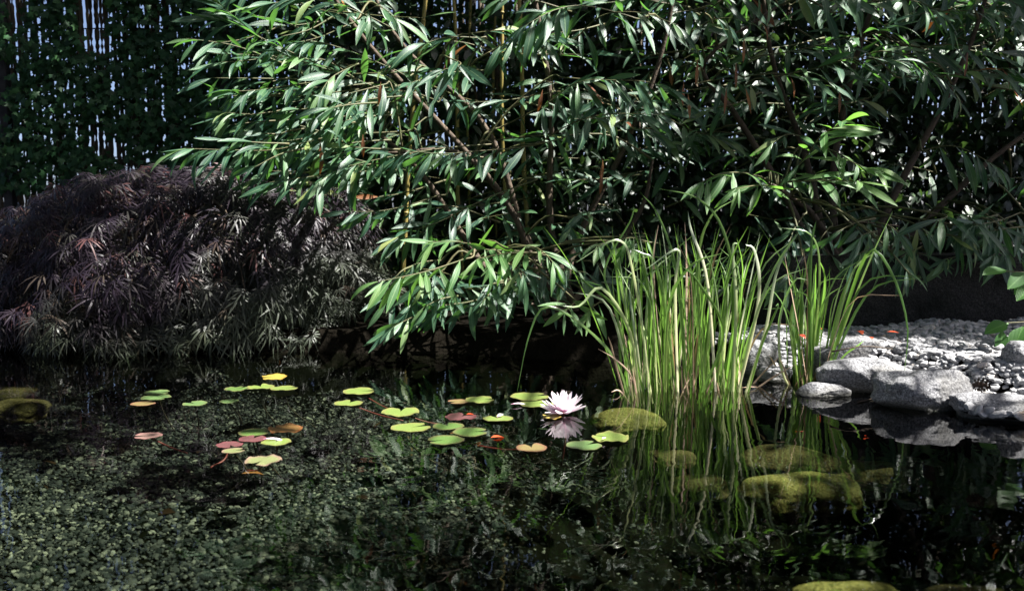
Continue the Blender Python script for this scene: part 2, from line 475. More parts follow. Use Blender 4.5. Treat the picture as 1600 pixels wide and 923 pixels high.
# ------------------------------------------------------------------ leaf shapes (V, T, UV)
def lance(bend=0.5, width=0.2, fold=0.12, n=7, twist=0.0, power=0.85, ovate=1.0, petiole=0.06):
    V, U, T = [], [], []
    y = z = 0.0
    for i in range(n + 1):
        t = i / n
        w = 0.0 if t < petiole else width * 0.5 * max(0.0, math.sin(math.pi * ((t - petiole) / (1 - petiole)) ** ovate)) ** power
        if i == n: w = 0.0
        w = max(w, 0.006 if i < n else 0.0005)
        a = -bend * t
        tw = twist * t
        cx, cz = math.cos(tw), math.sin(tw)
        up = abs(w) * fold * 2
        nx, ny, nz = 0.0, -math.sin(a), math.cos(a)
        for s in (-1, 0, 1):
            lx, lz = s * w, (up if s else 0.0)
            X = lx * cx - lz * cz
            Z = lx * cz + lz * cx
            V.append((X, y + ny * Z, z + nz * Z))
            U.append((0.5 + 0.5 * s * min(1.0, w / (width * 0.5)), t))
        y += math.cos(a) / n
        z += math.sin(a) / n
    for i in range(n):
        for s in (0, 1):
            a0 = i * 3 + s
            T.append((a0, a0 + 1, a0 + 4)); T.append((a0, a0 + 4, a0 + 3))
    return np.array(V), np.array(T), np.array(U)

LANCE = [lance(b, w, f, 7, tw) for b, w, f, tw in
         [(0.15, .14, .10, .1), (0.45, .15, .14, -.25), (0.7, .135, .12, .3), (0.9, .155, .16, -.1), (0.3, .17, .10, .2), (0.55, .15, .2, -.3), (1.1, .13, .12, .15), (-0.2, .14, .15, -.2)]]
OVATE = [lance(b, .52, .12, 7, tw, 0.8, 0.8, 0.1) for b, tw in [(0.3, 0.1), (0.7, -0.2), (0.5, 0.25)]]

def maple_leaf(seed):
    r = random.Random(seed)
    V, U, T = [(0, 0, 0)], [(0.5, 0)], []
    for k, ang in enumerate((-92, -62, -30, 0, 30, 62, 92)):
        L = (0.55, 0.8, 0.95, 1.05, 0.95, 0.8, 0.55)[k] * r.uniform(0.85, 1.1)
        a = R(ang + r.uniform(-9, 9))
        d = (math.sin(a), math.cos(a)); s = (math.cos(a), -math.sin(a))
        w = 0.034 * r.uniform(0.8, 1.2)
        dr = r.uniform(0.25, 0.7)
        b = len(V)
        for t, ww in ((0.3, 0.75), (0.62, 1.0)):
            for sg in (-1, 1):
                V.append((d[0] * L * t + s[0] * w * ww * sg, d[1] * L * t + s[1] * w * ww * sg, -dr * (L * t) ** 2 + 0.03))
                U.append((0.5 + 0.5 * sg, t))
        V.append((d[0] * L, d[1] * L, -dr * L * L)); U.append((0.5, 1))
        T += [(0, b + 1, b), (b, b + 1, b + 3), (b, b + 3, b + 2), (b + 2, b + 3, b + 4)]
    return np.array(V, float), np.array(T), np.array(U, float)
MAPLE = [maple_leaf(i) for i in range(5)]

def lobed(seed):
    r = random.Random(seed)
    pr = [0.28, 0.72, 0.42, 0.85, 0.5, 1.0, 0.5, 0.85, 0.42, 0.72, 0.28]
    V, U, T = [(0, 0.0, 0.03)], [(0.5, 0.3)], []
    for k, q in enumerate(pr):
        a = R(-150 + 30 * k)
        q *= r.uniform(0.85, 1.12) * 0.55
        V.append((math.sin(a) * q, 0.1 + math.cos(a) * q, -0.22 * q * q)); U.append((0.5 + math.sin(a) * 0.5, 0.5 + 0.5 * math.cos(a)))
    for k in range(len(pr) - 1):
        T.append((0, k + 2, k + 1))
    return np.array(V, float), np.array(T), np.array(U, float)
LOBED = [lobed(i) for i in range(4)]

def small_leaf():
    return lance(0.4, 0.45, 0.1, 3, 0.2, 0.8, 0.9, 0.05)
SMALL = [small_leaf(), lance(0.8, 0.38, 0.12, 3, -0.3, 0.8, 1.0, 0.05)]

def place_leaves(parent, templates, items, mat, n_parts, part='leaf', mass='foliage', mesh_name='leaf'):
    """the items that show largest become parts that share mesh data; the rest one stuff part"""
    scored = []
    for it in items:
        m = it[1]
        q = to_px(m[:3, 3])
        s = np.linalg.norm(m[:3, 1])
        vis = q is not None and -30 < q[0] < 1630 and -30 < q[1] < 660
        scored.append((0 if vis else 1, it[2] if len(it) > 2 else 0, m[1, 3] / s, it))
    scored.sort(key=lambda a: a[:3])
    meshes = {}
    for sc in scored[:n_parts]:
        k, m = sc[3][0], sc[3][1]
        if k not in meshes:
            tv, tt, tu = templates[k]
            meshes[k] = mesh_np(mesh_name, tv, tt, tu)
            meshes[k].materials.append(mat)
        link(part, meshes[k], None, parent, Matrix(m.tolist()))
    rest = [(sc[3][0], sc[3][1]) for sc in scored[n_parts:]]
    if rest:
        o = merged(mass, templates, rest, mat, parent)
        o['kind'] = 'stuff'

# ------------------------------------------------------------------ ground, pond bed, water
SHORE = [W(-250, 545), W(100, 546), W(300, 548), W(700, 553), W(860, 561), W(1000, 567), W(1150, 580), W(1250, 586), W(1330, 598), W(1420, 610), W(1520, 626), W(1680, 648)]
POND = [(v.x, v.y) for v in SHORE] + [(2.7, 2.8), (2.8, 1.5), (1.6, 0.7), (-1.5, 0.55), (-3.4, 1.2), (-4.2, 3.0)]
POND = np.array(POND)

def pond_sd(X, Y):
    """signed distance to the shoreline, negative in the pond"""
    x, y = X.ravel(), Y.ravel()
    best = np.full(x.shape, 1e9)
    inside = np.zeros(x.shape, bool)
    n = len(POND)
    for i in range(n):
        ax, ay = POND[i]; bx, by = POND[(i + 1) % n]
        dx, dy = bx - ax, by - ay
        t = np.clip(((x - ax) * dx + (y - ay) * dy) / (dx * dx + dy * dy), 0, 1)
        best = np.minimum(best, np.hypot(x - ax - t * dx, y - ay - t * dy))
        c = (ay > y) != (by > y)
        with np.errstate(divide='ignore', invalid='ignore'):
            xi = (bx - ax) * (y - ay) / (by - ay) + ax
        inside ^= c & (x < xi)
    return np.where(inside, -best, best).reshape(X.shape)

def sstep(t):
    t = np.clip(t, 0, 1)
    return t * t * (3 - 2 * t)

def wob(X, Y, s, seed=0.0):
    return (np.sin(X * s * 1.7 + seed) * np.cos(Y * s * 1.3 + seed * 2) + 0.5 * np.sin(X * s * 3.1 + Y * s * 2.3 + seed))

def bed_depth(X):
    return 0.20 + 0.45 * sstep((X + 0.4) / 1.3)

def ground_z(X, Y):
    d = pond_sd(X, Y)
    zin = -0.02 - (bed_depth(X) + 0.05) * sstep(-d / 0.45)
    zout = 0.02 + 0.09 * sstep(d / 0.10) + 0.08 * sstep(d / 1.5) + 0.012 * wob(X, Y, 5.0)* sstep(d / 0.3)
    return np.where(d < 0, zin, zout)

def grid_mesh(xs, ys, zf):
    X, Y = np.meshgrid(xs, ys)
    Z = zf(X, Y)
    V = np.stack([X, Y, Z], -1).reshape(-1, 3)
    nx = len(xs)
    i, j = np.meshgrid(np.arange(nx - 1), np.arange(len(ys) - 1))
    a = (j * nx + i).ravel()
    T = np.concatenate([np.stack([a, a + 1, a + nx + 1], 1), np.stack([a, a + nx + 1, a + nx], 1)])
    return V, T

xs = np.concatenate([-np.geomspace(400, 5.2, 14), np.arange(-5, 5.01, 0.06), np.geomspace(5.2, 400, 14)])
ys = np.concatenate([-np.geomspace(400, 0.6, 14), np.arange(-0.5, 9.01, 0.06), np.geomspace(9.2, 600, 16)])
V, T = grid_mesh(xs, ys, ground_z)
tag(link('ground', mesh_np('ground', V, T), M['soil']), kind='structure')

def bed_z(X, Y):
    d = pond_sd(X, Y)
    return -0.005 - bed_depth(X) * sstep(-d / 0.45) + 0.006 * wob(X, Y, 8.0)
bx, by = np.arange(-4.3, 2.9, 0.06), np.arange(0.5, 5.0, 0.06)
V, T = grid_mesh(bx, by, bed_z)
cen = V[T].mean(1)
T = T[pond_sd(cen[:, 0], cen[:, 1]) < -0.12]
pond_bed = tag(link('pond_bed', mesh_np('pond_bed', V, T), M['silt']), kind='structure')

# water sheet: inside the shoreline, tucked a little under the bank
bx, by = np.arange(-4.4, 3.0, 0.05), np.arange(0.4, 5.1, 0.05)
V, T = grid_mesh(bx, by, lambda X, Y: np.zeros_like(X))
cen = V[T].mean(1)
T = T[pond_sd(cen[:, 0], cen[:, 1]) < 0.05]
tag(link('water', mesh_np('water', V, T), M['water']), kind='structure')

# pebbles
def pebble_templates(n, sub, jit, seed, flat=0.55):
    out = []
    r = random.Random(seed)
    for k in range(n):
        bm = bmesh.new()
        bmesh.ops.create_icosphere(bm, subdivisions=sub, radius=0.5)
        off = Vector((r.uniform(0, 99), r.uniform(0, 99), r.uniform(0, 99)))
        for v in bm.verts:
            q = noise.noise(v.co * 2.2 + off)
            v.co *= 1 + jit * q * 2
            v.co.x *= r_axis[k % len(r_axis)][0]; v.co.y *= r_axis[k % len(r_axis)][1]; v.co.z *= flat
        Vv = np.array([tuple(v.co) for v in bm.verts])
        Tt = np.array([[v.index for v in f.verts] for f in bm.faces])
        bm.free()
        out.append((Vv, Tt, np.zeros((len(Vv), 2))))
    return out
r_axis = [(1.15, 0.8), (1.0, 0.95), (1.3, 0.75), (1.05, 0.7), (1.2, 0.95), (0.95, 0.85)]
BEDP = pebble_templates(6, 1, 0.25, 3, 0.5)

def rot_np(rz, rx, ry, s):
    m = (Matrix.Rotation(rz, 3, 'Z') @ Matrix.Rotation(rx, 3, 'X') @ Matrix.Rotation(ry, 3, 'Y')) * s
    return np.array(m)

def scatter_bed(n):
    items = []
    X = rng.uniform(-3.6, 1.9, n); Y = 1.6 + 3.3 * rng.random(n) ** 1.35
    d = pond_sd(X, Y)
    zz = bed_z(X, Y)
    keep = (d < -0.30 - 0.1 * wob(X, Y, 3.0)) & (np.abs(X) < 0.62 * Y + 0.45)
    thin = 1 - 0.92 * sstep((X + 0.32 - 0.22 * wob(X, Y, 2.5)) / 0.6)
    keep &= rng.random(n) < thin
    for x, y, z in zip(X[keep], Y[keep], zz[keep]):
        s = random.uniform(0.007, 0.0175) * random.choice([1, 1, 1, 1, 1, 1, 1, 1.35, 1.8])
        m = np.eye(4)
        m[:3, :3] = rot_np(random.uniform(0, 6.28), random.gauss(0, .35), random.gauss(0, .35), s)
        m[:3, 3] = (x, y, z + s * 0.1 + random.uniform(0, 0.006))
        items.append((random.randrange(6), m))
    return items
bed_items = scatter_bed(125000)

def place_pebbles(parent, templates, items, mat, n_parts, smooth, py_min, py_max, mass):
    sc = []
    for it in items:
        q = to_px(it[1][:3, 3])
        vis = q is not None and 5 < q[0] < 1595 and py_min < q[1] < py_max
        sc.append((0 if vis else 1, it[1][1, 3] / np.linalg.norm(it[1][:3, 0]), it))
    sc.sort(key=lambda a: a[:2])
    ms = {}
    for a in sc[:n_parts]:
        k, m = a[2]
        if k not in ms:
            ms[k] = mesh_np('pebble', *templates[k], smooth=smooth)
            ms[k].materials.append(mat)
        link('pebble', ms[k], None, parent, Matrix(m.tolist()))
    o = merged(mass, templates, [a[2] for a in sc[n_parts:]], mat, parent)
    o.data.polygons.foreach_set('use_smooth', np.full(len(o.data.polygons), smooth, dtype=bool))
    o['kind'] = 'stuff'
M['sunkleaf'] = leaf_mat('sunken_leaf', [(0, (0.008, 0.004, 0.002)), (0.6, (0.018, 0.010, 0.004)), (1, (0.035, 0.022, 0.008))], None, (0.1, 0.05, 0.02), 0.1, 0.7, vein=False, spec=0.05)
_sl = [mesh_np('sunken_leaf', *OVATE[k]) for k in range(3)] + [mesh_np('sunken_leaf', *LANCE[k]) for k in (0, 1, 4)]
for k in range(20):
    x, y = random.uniform(-2.2, 0.6), random.uniform(1.9, 4.2)
    z = float(bed_z(np.array([[x]]), np.array([[y]]))[0, 0]) + 0.016
    me = random.choice(_sl)
    if not me.materials: me.materials.append(M['sunkleaf'])
    a = random.uniform(0, 6.28)
    link('sunken_leaf', me, None, pond_bed, Matrix(frame((x, y, z), Vector((math.cos(a), math.sin(a), random.gauss(0, .08))), Vector((0, 0, 1)) + rv(.12), random.uniform(0.035, 0.085)).tolist()))
place_pebbles(pond_bed, BEDP, bed_items, M['bedstone'], 300, False, 600, 918, 'pebbles')

# ------------------------------------------------------------------ gravel bank behind the boulders
def bank_z(X, Y):
    return np.maximum(ground_z(X, Y), 0.0) + 0.02
GB = np.array([tuple(W(*p, 0.13))[:2] for p in [(1170, 535), (1230, 545), (1290, 548), (1390, 562), (1450, 580), (1530, 602), (1590, 606), (1760, 612)]] + [(2.9, 3.05), (3.7, 2.95), (4.3, 3.2), (4.5, 3.8), (4.3, 4.35), (1.2, 4.45), (0.95, 4.3)])
def in_poly(x, y, poly):
    ins = np.zeros(np.shape(x), bool)
    n = len(poly)
    for i in range(n):
        ax, ay = poly[i]; bx_, by_ = poly[(i + 1) % n]
        c = (ay > y) != (by_ > y)
        with np.errstate(divide='ignore', invalid='ignore'):
            ins ^= c & (x < (bx_ - ax) * (y - ay) / (by_ - ay) + ax)
    return ins
bx, by = np.arange(0.8, 4.6, 0.05), np.arange(2.8, 4.7, 0.05)
V, T = grid_mesh(bx, by, bank_z)
cen = V[T].mean(1)
T = T[in_poly(cen[:, 0], cen[:, 1], GB)]
gravel_bank = tag(link('gravel_bank', mesh_np('gravel_bank', V, T), M['soil']), kind='structure')
BANKP = pebble_templates(6, 2, 0.24, 9, 0.6)
items = []
n = 27000
X = rng.uniform(0.9, 4.5, n); Y = rng.uniform(2.9, 4.5, n)
keep = in_poly(X, Y, GB)
Zb = bank_z(X, Y)
for x, y, z in zip(X[keep], Y[keep], Zb[keep]):
    s = random.uniform(0.022, 0.048)
    m = np.eye(4)
    m[:3, :3] = rot_np(random.uniform(0, 6.28), random.gauss(0, .3), random.gauss(0, .3), s)
    m[:3, 3] = (x, y, z + s * 0.15 + random.uniform(0, 0.02))
    items.append((random.randrange(6), m))
place_pebbles(gravel_bank, BANKP, items, M['whitestone'], 300, False, 500, 660, 'gravel')

# ------------------------------------------------------------------ boulders
def boulder_mesh(name, sx, sy, sz, seed, sub=5, rough=0.16, boxy=0.0, n_planes=7):
    bm = bmesh.new()
    bmesh.ops.create_icosphere(bm, subdivisions=sub, radius=1.0)
    off = Vector((seed * 7.3, seed * 3.1, seed * 1.7))
    rp = random.Random(seed * 13 + 5)
    planes = []
    for _ in range(n_planes):
        pn = Vector((rp.gauss(0, 1), rp.gauss(0, 1), rp.gauss(0.2, .8))).normalized()
        planes.append((pn, rp.uniform(0.70, 0.95)))
    for v in bm.verts:
        c = v.co.copy()
        if boxy:
            p = 2 + 2.2 * boxy
            c = c / (abs(c.x) ** p + abs(c.y) ** p + abs(c.z) ** p) ** (1 / p)
        q = noise.noise(c * 0.9 + off) * rough * 1.5 + noise.noise(c * 2.2 + off) * rough * 0.5 + noise.noise(c * 5.5 + off) * rough * 0.14
        c *= 1 + q
        for pn, po in planes:
            dd = c.dot(pn) - po
            if dd > 0: c -= pn * dd * 0.85
        c *= 1 + noise.noise(c * 9 + off) * rough * 0.07
        v.co = Vector((c.x * sx, c.y * sy, c.z * sz))
    me = bpy.data.meshes.new(name)
    bm.to_mesh(me); bm.free()
    for p_ in me.polygons: p_.use_smooth = True
    return me

def boulder(px, py_water, wpx, hpx, label, seed, mat='granite', z0=0.0, depth=0.75, rz=0.0, boxy=0.5, cat='boulder', name='boulder', group=None, sink=0.25, rough=0.2):
    """px centre, py of the foot of its near side, width and height in photo pixels"""
    b = W(px, py_water, z0)
    k = b.y / F
    w, h = wpx * k, hpx * k
    sx, sz = w / 2, h * 0.5 * (1 + sink)
    sy = sx * depth
    me = boulder_mesh(name, sx, sy, sz, seed, boxy=boxy, rough=rough)
    o = link(name, me, M[mat])
    o.location = (b.x, b.y + sy * 0.8, z0 + h - sz)
    o.rotation_euler = (0, 0, rz)
    return tag(o, label, cat, group)

boulder(1460, 641, 150, 64, 'big speckled pale granite boulder at the water edge in front of the gravel', 1, boxy=0.8, depth=0.65, rz=0.1, rough=0.2)
boulder(1368, 616, 150, 54, 'grey granite boulder with a long flat sloping top behind the biggest boulder', 5, boxy=0.4, depth=0.6, rz=-0.15)
boulder(1292, 620, 84, 20, 'small low pale stone lying in the water beside the small reed clump', 3, boxy=0.3, depth=0.6)
boulder(1597, 660, 160, 36, 'low grey granite boulder at the water edge, at the right border of the picture', 4, boxy=0.6, depth=0.6, rz=-0.2)
boulder(1328, 585, 120, 52, 'weathered granite boulder just behind the small reed clump', 8, boxy=0.5, depth=0.6, z0=0.04)
boulder(1190, 585, 62, 52, 'shaded grey boulder between the two reed clumps', 11, boxy=0.6, depth=0.8)
boulder(1216, 597, 56, 22, 'flat dark stone at the waterline between the two reed clumps', 12, boxy=0.4, depth=0.8)
boulder(1612, 590, 62, 62, 'rounded grey boulder half cut off beside the gravel and the retaining wall', 13, boxy=0.4, depth=0.8, z0=0.1)

def sunk(px, py, wpx, hpx, ztop, label, seed, rz=0.0, cat='stone'):
    b = W(px, py, ztop)
    k = b.y / F
    sx = wpx * k / 2
    sy = max(hpx * k * b.y / (CAM_H - ztop) / 2, sx * 0.35)
    sy = min(sy, sx * 1.0)
    sz = sx * 0.34
    me = boulder_mesh('sunken_stone', sx, sy, sz, seed, boxy=0.45, rough=0.15, n_planes=0)
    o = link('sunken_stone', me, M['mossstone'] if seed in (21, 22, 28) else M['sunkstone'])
    o.location = (b.x, b.y, ztop - sz)
    o.rotation_euler = (0, 0, rz)
    return tag(o, label, cat, 'stones under water')
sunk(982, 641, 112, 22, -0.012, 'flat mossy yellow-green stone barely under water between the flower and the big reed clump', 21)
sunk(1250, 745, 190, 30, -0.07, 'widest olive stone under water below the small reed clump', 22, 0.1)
sunk(1090, 745, 95, 22, -0.06, 'olive stone under water straight below the big reed clump', 23)
sunk(1235, 702, 140, 30, -0.15, 'brown-green stone under water just beyond the widest olive one', 24)
sunk(1050, 706, 70, 18, -0.12, 'small olive stone under water among the reed reflections', 25)
sunk(1350, 722, 110, 20, -0.22, 'dim stone under water to the side of the widest olive one', 27)
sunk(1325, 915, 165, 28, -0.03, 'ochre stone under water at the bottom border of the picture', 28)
sunk(1510, 920, 140, 22, -0.07, 'dim olive stone under water in the bottom corner by the ochre one', 29)
sunk(10, 608, 75, 18, -0.01, 'mossy stone at the waterline by the left border under the maple', 30)
sunk(25, 626, 100, 18, -0.03, 'wider mossy stone under water by the left border', 31)

# ------------------------------------------------------------------ retaining wall behind the gravel
def wall_mesh(L, D, H, seed):
    nx, nz = 40, 8
    V, T = [], []
    bm = bmesh.new()
    bmesh.ops.create_cube(bm, size=1.0)
    bmesh.ops.subdivide_edges(bm, edges=bm.edges[:], cuts=14, use_grid_fill=True)
    for v in bm.verts:
        v.co = Vector((v.co.x * L, v.co.y * D, v.co.z * H))
        q = noise.noise(v.co * 3 + Vector((seed, 0, 0))) * 0.02 + noise.noise(v.co * 11) * 0.008
        v.co += Vector((0, q, q))
    me = bpy.data.meshes.new('retaining_wall')
    bm.to_mesh(me); bm.free()
    for p_ in me.polygons: p_.use_smooth = True
    return me
o = link('retaining_wall', wall_mesh(2.9, 0.3, 0.62, 4), M['wall'])
o.location = (2.75, 4.62, 0.22)
o.rotation_euler = (0, 0, R(-2))
tag(o, 'low dark weathered retaining wall behind the pale gravel', 'wall')

# ------------------------------------------------------------------ cane fence
FY = 6.9
fence = empty('cane_fence', (0, FY, 0.1))
tag(fence, 'tall brushwood cane fence with bright light shining through its gaps', 'fence')
slat_meshes = []
for k in range(8):
    r = random.Random(k)
    pts = [Vector((r.gauss(0, 0.0010), r.gauss(0, 0.002), z)) for z in np.linspace(0.1, 2.75, 46)]
    rad = [r.uniform(0.0123, 0.0160) for _ in pts]
    me = mesh_np('slat', *tube(pts, rad, 5))
    me.materials.append(M['fence'])
    slat_meshes.append(me)
sx_ = -4.1
extra = []
cnt = 0
while sx_ < 4.0:
    m = Matrix.Translation((sx_, FY + random.gauss(0, 0.006), 0)) @ Matrix.Rotation(random.gauss(0, 0.004), 4, 'Y')
    link('slat', random.choice(slat_meshes), None, fence, m)
    cnt += 1
    sx_ += random.choice([0.0254, 0.0259, 0.0264, 0.0271, 0.0288])
Vs, Ts, Us, off = [], [], [], 0
for z in np.arange(0.2, 2.7, 0.24):
    zz = z + random.gauss(0, 0.006)
    v, t, u = tube([(x, FY - 0.012, zz + 0.004 * math.sin(x * 9 + z * 31)) for x in np.linspace(-4.5, 4.6, 40)], [0.0052] * 40, 4)
    Vs.append(v); Ts.append(t + off); Us.append(u); off += len(v)
o = link('binding_wire', mesh_np('binding_wire', np.concatenate(Vs), np.concatenate(Ts), np.concatenate(Us)), M['wire'], fence)
o['kind'] = 'stuff'
for x in (-3.8, -2.15, -0.3, 1.5, 3.3):
    bm = bmesh.new()
    bmesh.ops.create_cube(bm, size=1.0)
    bmesh.ops.scale(bm, vec=(0.065, 0.065, 2.75), verts=bm.verts)
    bmesh.ops.bevel(bm, geom=bm.edges[:], offset=0.006, segments=1, affect='EDGES')
    me = bpy.data.meshes.new('post'); bm.to_mesh(me); bm.free()
    link('post', me, M['post'], fence, Matrix.Translation((x, FY - 0.075, 1.43)))

# ------------------------------------------------------------------ ivy on the fence
ivy = empty('climbing_ivy', P(330, 300, FY - 0.1))
tag(ivy, 'dark green lobed ivy climbing over the cane fence', 'ivy')
items = []
for k in range(16000):
    px, py = random.uniform(-20, 1000), random.uniform(-160, 300)
    dens = noise.noise(Vector((px * 0.006, py * 0.008, 3.3))) + 0.9 * noise.noise(Vector((px * 0.018, py * 0.02, 9.1)))
    cover = -0.02 + 0.75 * min(1, px / 330.0) if px < 520 else 0.12
    if dens + cover + random.gauss(0, 0.12) < -0.02: continue
    p = P(px, py, FY - random.uniform(0.05, 0.22))
    d = Vector((random.gauss(0, .5), -0.3 + random.gauss(0, .2), -1 + random.gauss(0, .3)))
    items.append((random.randrange(4), frame(p, d, Vector((0.15, -1, 0.45)) + rv(.35), random.uniform(0.055, 0.10)), 0 if 90 < px < 450 else 1))
place_leaves(ivy, LOBED, items, M['ivy'], 150)
for k in range(9):
    px = 60 + k * 45 + random.uniform(-15, 15)
    pts = [P(px + random.uniform(-60, 60) * t, 330 - 420 * t, FY - 0.06 - 0.04 * random.random()) for t in np.linspace(0, 1, 7)]
    v, t, u = tube(smooth_curve(pts, 20), list(np.linspace(0.011, 0.004, 20)), 5)
    link('stem', mesh_np('stem', v, t, u), M['bark'], ivy)

# ------------------------------------------------------------------ bamboo canes
for (px0, py0, px1, py1, wpx, Y, lab) in [
    (667, -60, 652, 120, 7, 6.0, 'thick yellow-green bamboo cane farthest to the left, leaning slightly'),
    (706, -60, 713, 150, 6, 6.1, 'olive bamboo cane second from the left above the shrub'),
    (735, -60, 733, 140, 4.5, 6.3, 'thin golden bamboo cane third from the left'),
    (773, -60, 773, 150, 4.5, 6.25, 'thin brownish bamboo cane beside the two bright ones'),
    (780, -60, 786, 150, 6, 5.9, 'bright golden bamboo cane just right of the thin brownish one'),
    (806, -60, 816, 150, 7, 6.0, 'thick yellow bamboo cane farthest to the right'),
]:
    a, b = P(px0, py0, Y), P(px1, py1, Y)
    d = (a - b)
    base = b - d * ((b.z - 0.12) / d.z)
    top = a + d * ((3.6 - a.z) / d.z)
    n = 30
    pts = [base.lerp(top, i / (n - 1)) + Vector((0.012 * math.sin(i * .4 + px0), 0, 0)) for i in range(n)]
    r = wpx * Y / F / 2
    cane = empty('bamboo_cane', base)
    tag(cane, lab, 'bamboo', 'bamboo canes above the shrub')
    v, t, u = tube(pts, list(np.linspace(r * 1.1, r * 0.7, n)), 8)
    link('stalk', mesh_np('stalk', v, t, u), M['bamboo'], cane)
    for k in range(14):
        f = (k + 0.5 + 0.2 * random.random()) / 14
        c = base.lerp(top, f)
        i0 = f * (n - 1); i = int(i0)
        c = pts[i].lerp(pts[min(i + 1, n - 1)], i0 - i)
        rr = r * (1.1 - 0.4 * f)
        tdir = (top - base).normalized()
        v, t, u = tube([c - tdir * .006, c - tdir * .002, c + tdir * .002, c + tdir * .006], [rr * 1.02, rr * 1.25, rr * 1.22, rr * 1.02], 8)
        link('node_ring', mesh_np('node_ring', v, t, u), M['bamboo'], cane)

# ------------------------------------------------------------------ willow-leaved shrubs
class Shrub:
    def __init__(self, name, label, base, limbs):
        self.root = empty(name, base)
        tag(self.root, label, 'shrub', 'glossy long-leaved shrubs')
        self.items, self.dead, self.young = [], [], []
        self.limbpts = []
        for L in limbs:
            pts = smooth_curve([Vector(base) + Vector((random.gauss(0, .05), random.gauss(0, .04), 0))] + [Vector(q) for q in L], 18)
            v, t, u = tube(pts, list(np.linspace(0.026, 0.008, 18)), 7)
            link('limb', mesh_np('limb', v, t, u), M['bark'], self.root)
            self.limbpts += pts[4:]
        self.stems = []
    def spray(self, pts, lens, droop, n=None, front=0, join=True, side=0.6, start=0.15, face=0.6, dead=0.0, r0=0.0042, young=False):
        c = smooth_curve(pts, 14)
        base = c[0]
        if join:
            near = sorted(self.limbpts, key=lambda q: (q - base).length)[0]
            mid = near.lerp(base, 0.5) + Vector((0, 0, 0.06))
            conn = smooth_curve([near, mid, base, c[1]], 10)[:-1]
            allp = conn + c[1:]
        else:
            allp = c
        v, t, u = tube(allp, list(np.linspace(r0 * 1.6, 0.0012, len(allp))), 5)
        self.stems.append((front, v, t, u))
        L = sum((c[i + 1] - c[i]).length for i in range(13))
        if n is None:
            n = max(5, int(L / 0.034))
        for k in range(n):
            if k < n - 2 and random.random() < 0.14: continue
            t = min(1.0, max(0.05, start + (1 - start) * ((k / max(1, n - 1)) ** 0.85 + random.gauss(0, 0.035))))
            s = t * 12.999; i = int(s)
            p = c[i].lerp(c[i + 1], s - i)
            T_ = (c[min(i + 2, 13)] - c[max(i - 1, 0)]).normalized()
            S = T_.cross(Vector((0, 0, 1)))
            if S.length < 1e-3: S = Vector((1, 0, 0))
            S.normalize()
            sg = 1 if k % 2 else -1
            end = t ** 3
            d = T_ * (0.45 + 0.5 * end) + S * sg * side * (1 - 0.6 * end) + Vector((0, -0.1, -0.7 * droop * random.uniform(0.2, 1.6))) + rv(0.24)
            nrm = Vector((0, -face, 0.75)) + rv(0.3)
            if droop > 0.7:
                nrm = Vector((0.25, -0.9, 0.45)) + rv(0.35)
            ln = random.uniform(*lens) * (1 - 0.25 * end) * random.choice([0.62, 0.85, 1.0, 1.0, 1.08])
            kk = random.randrange(8)
            it = (kk, frame(p, d, nrm, ln, ln * random.uniform(0.85, 1.2)), front)
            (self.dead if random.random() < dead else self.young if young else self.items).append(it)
    def finish(self, n_parts):
        self.stems.sort(key=lambda a: a[0])
        nb = 45
        for f, v, t, u in self.stems[:nb]:
            link('branch', mesh_np('branch', v, t, u), M['twig'], self.root)
        if len(self.stems) > nb:
            Vs, Ts, Us, off = [], [], [], 0
            for f, v, t, u in self.stems[nb:]:
                Vs.append(v); Ts.append(t + off); Us.append(u); off += len(v)
            o = link('twigs', mesh_np('twigs', np.concatenate(Vs), np.concatenate(Ts), np.concatenate(Us)), M['twig'], self.root)
            o['kind'] = 'stuff'
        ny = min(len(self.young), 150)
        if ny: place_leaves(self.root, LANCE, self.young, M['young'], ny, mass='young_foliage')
        place_leaves(self.root, LANCE, self.items, M['shrub'], n_parts - ny)
        meshes = {}
        for it in self.dead:
            if it[0] not in meshes:
                meshes[it[0]] = mesh_np('withered_leaf', *LANCE[it[0]]); meshes[it[0]].materials.append(M['orange'])
            o = link('withered_leaf', meshes[it[0]], None, self.root, Matrix(it[1].tolist()))
            o['label'] = 'withered orange leaf'

def pxs(pts, Y0, Y1):
    n = len(pts)
    return [P(x, y, Y0 + (Y1 - Y0) * i / (n - 1)) for i, (x, y) in enumerate(pts)]

def lead(lo, hi, Y):
    return (1.18 * lo * Y / F, 1.18 * hi * Y / F)

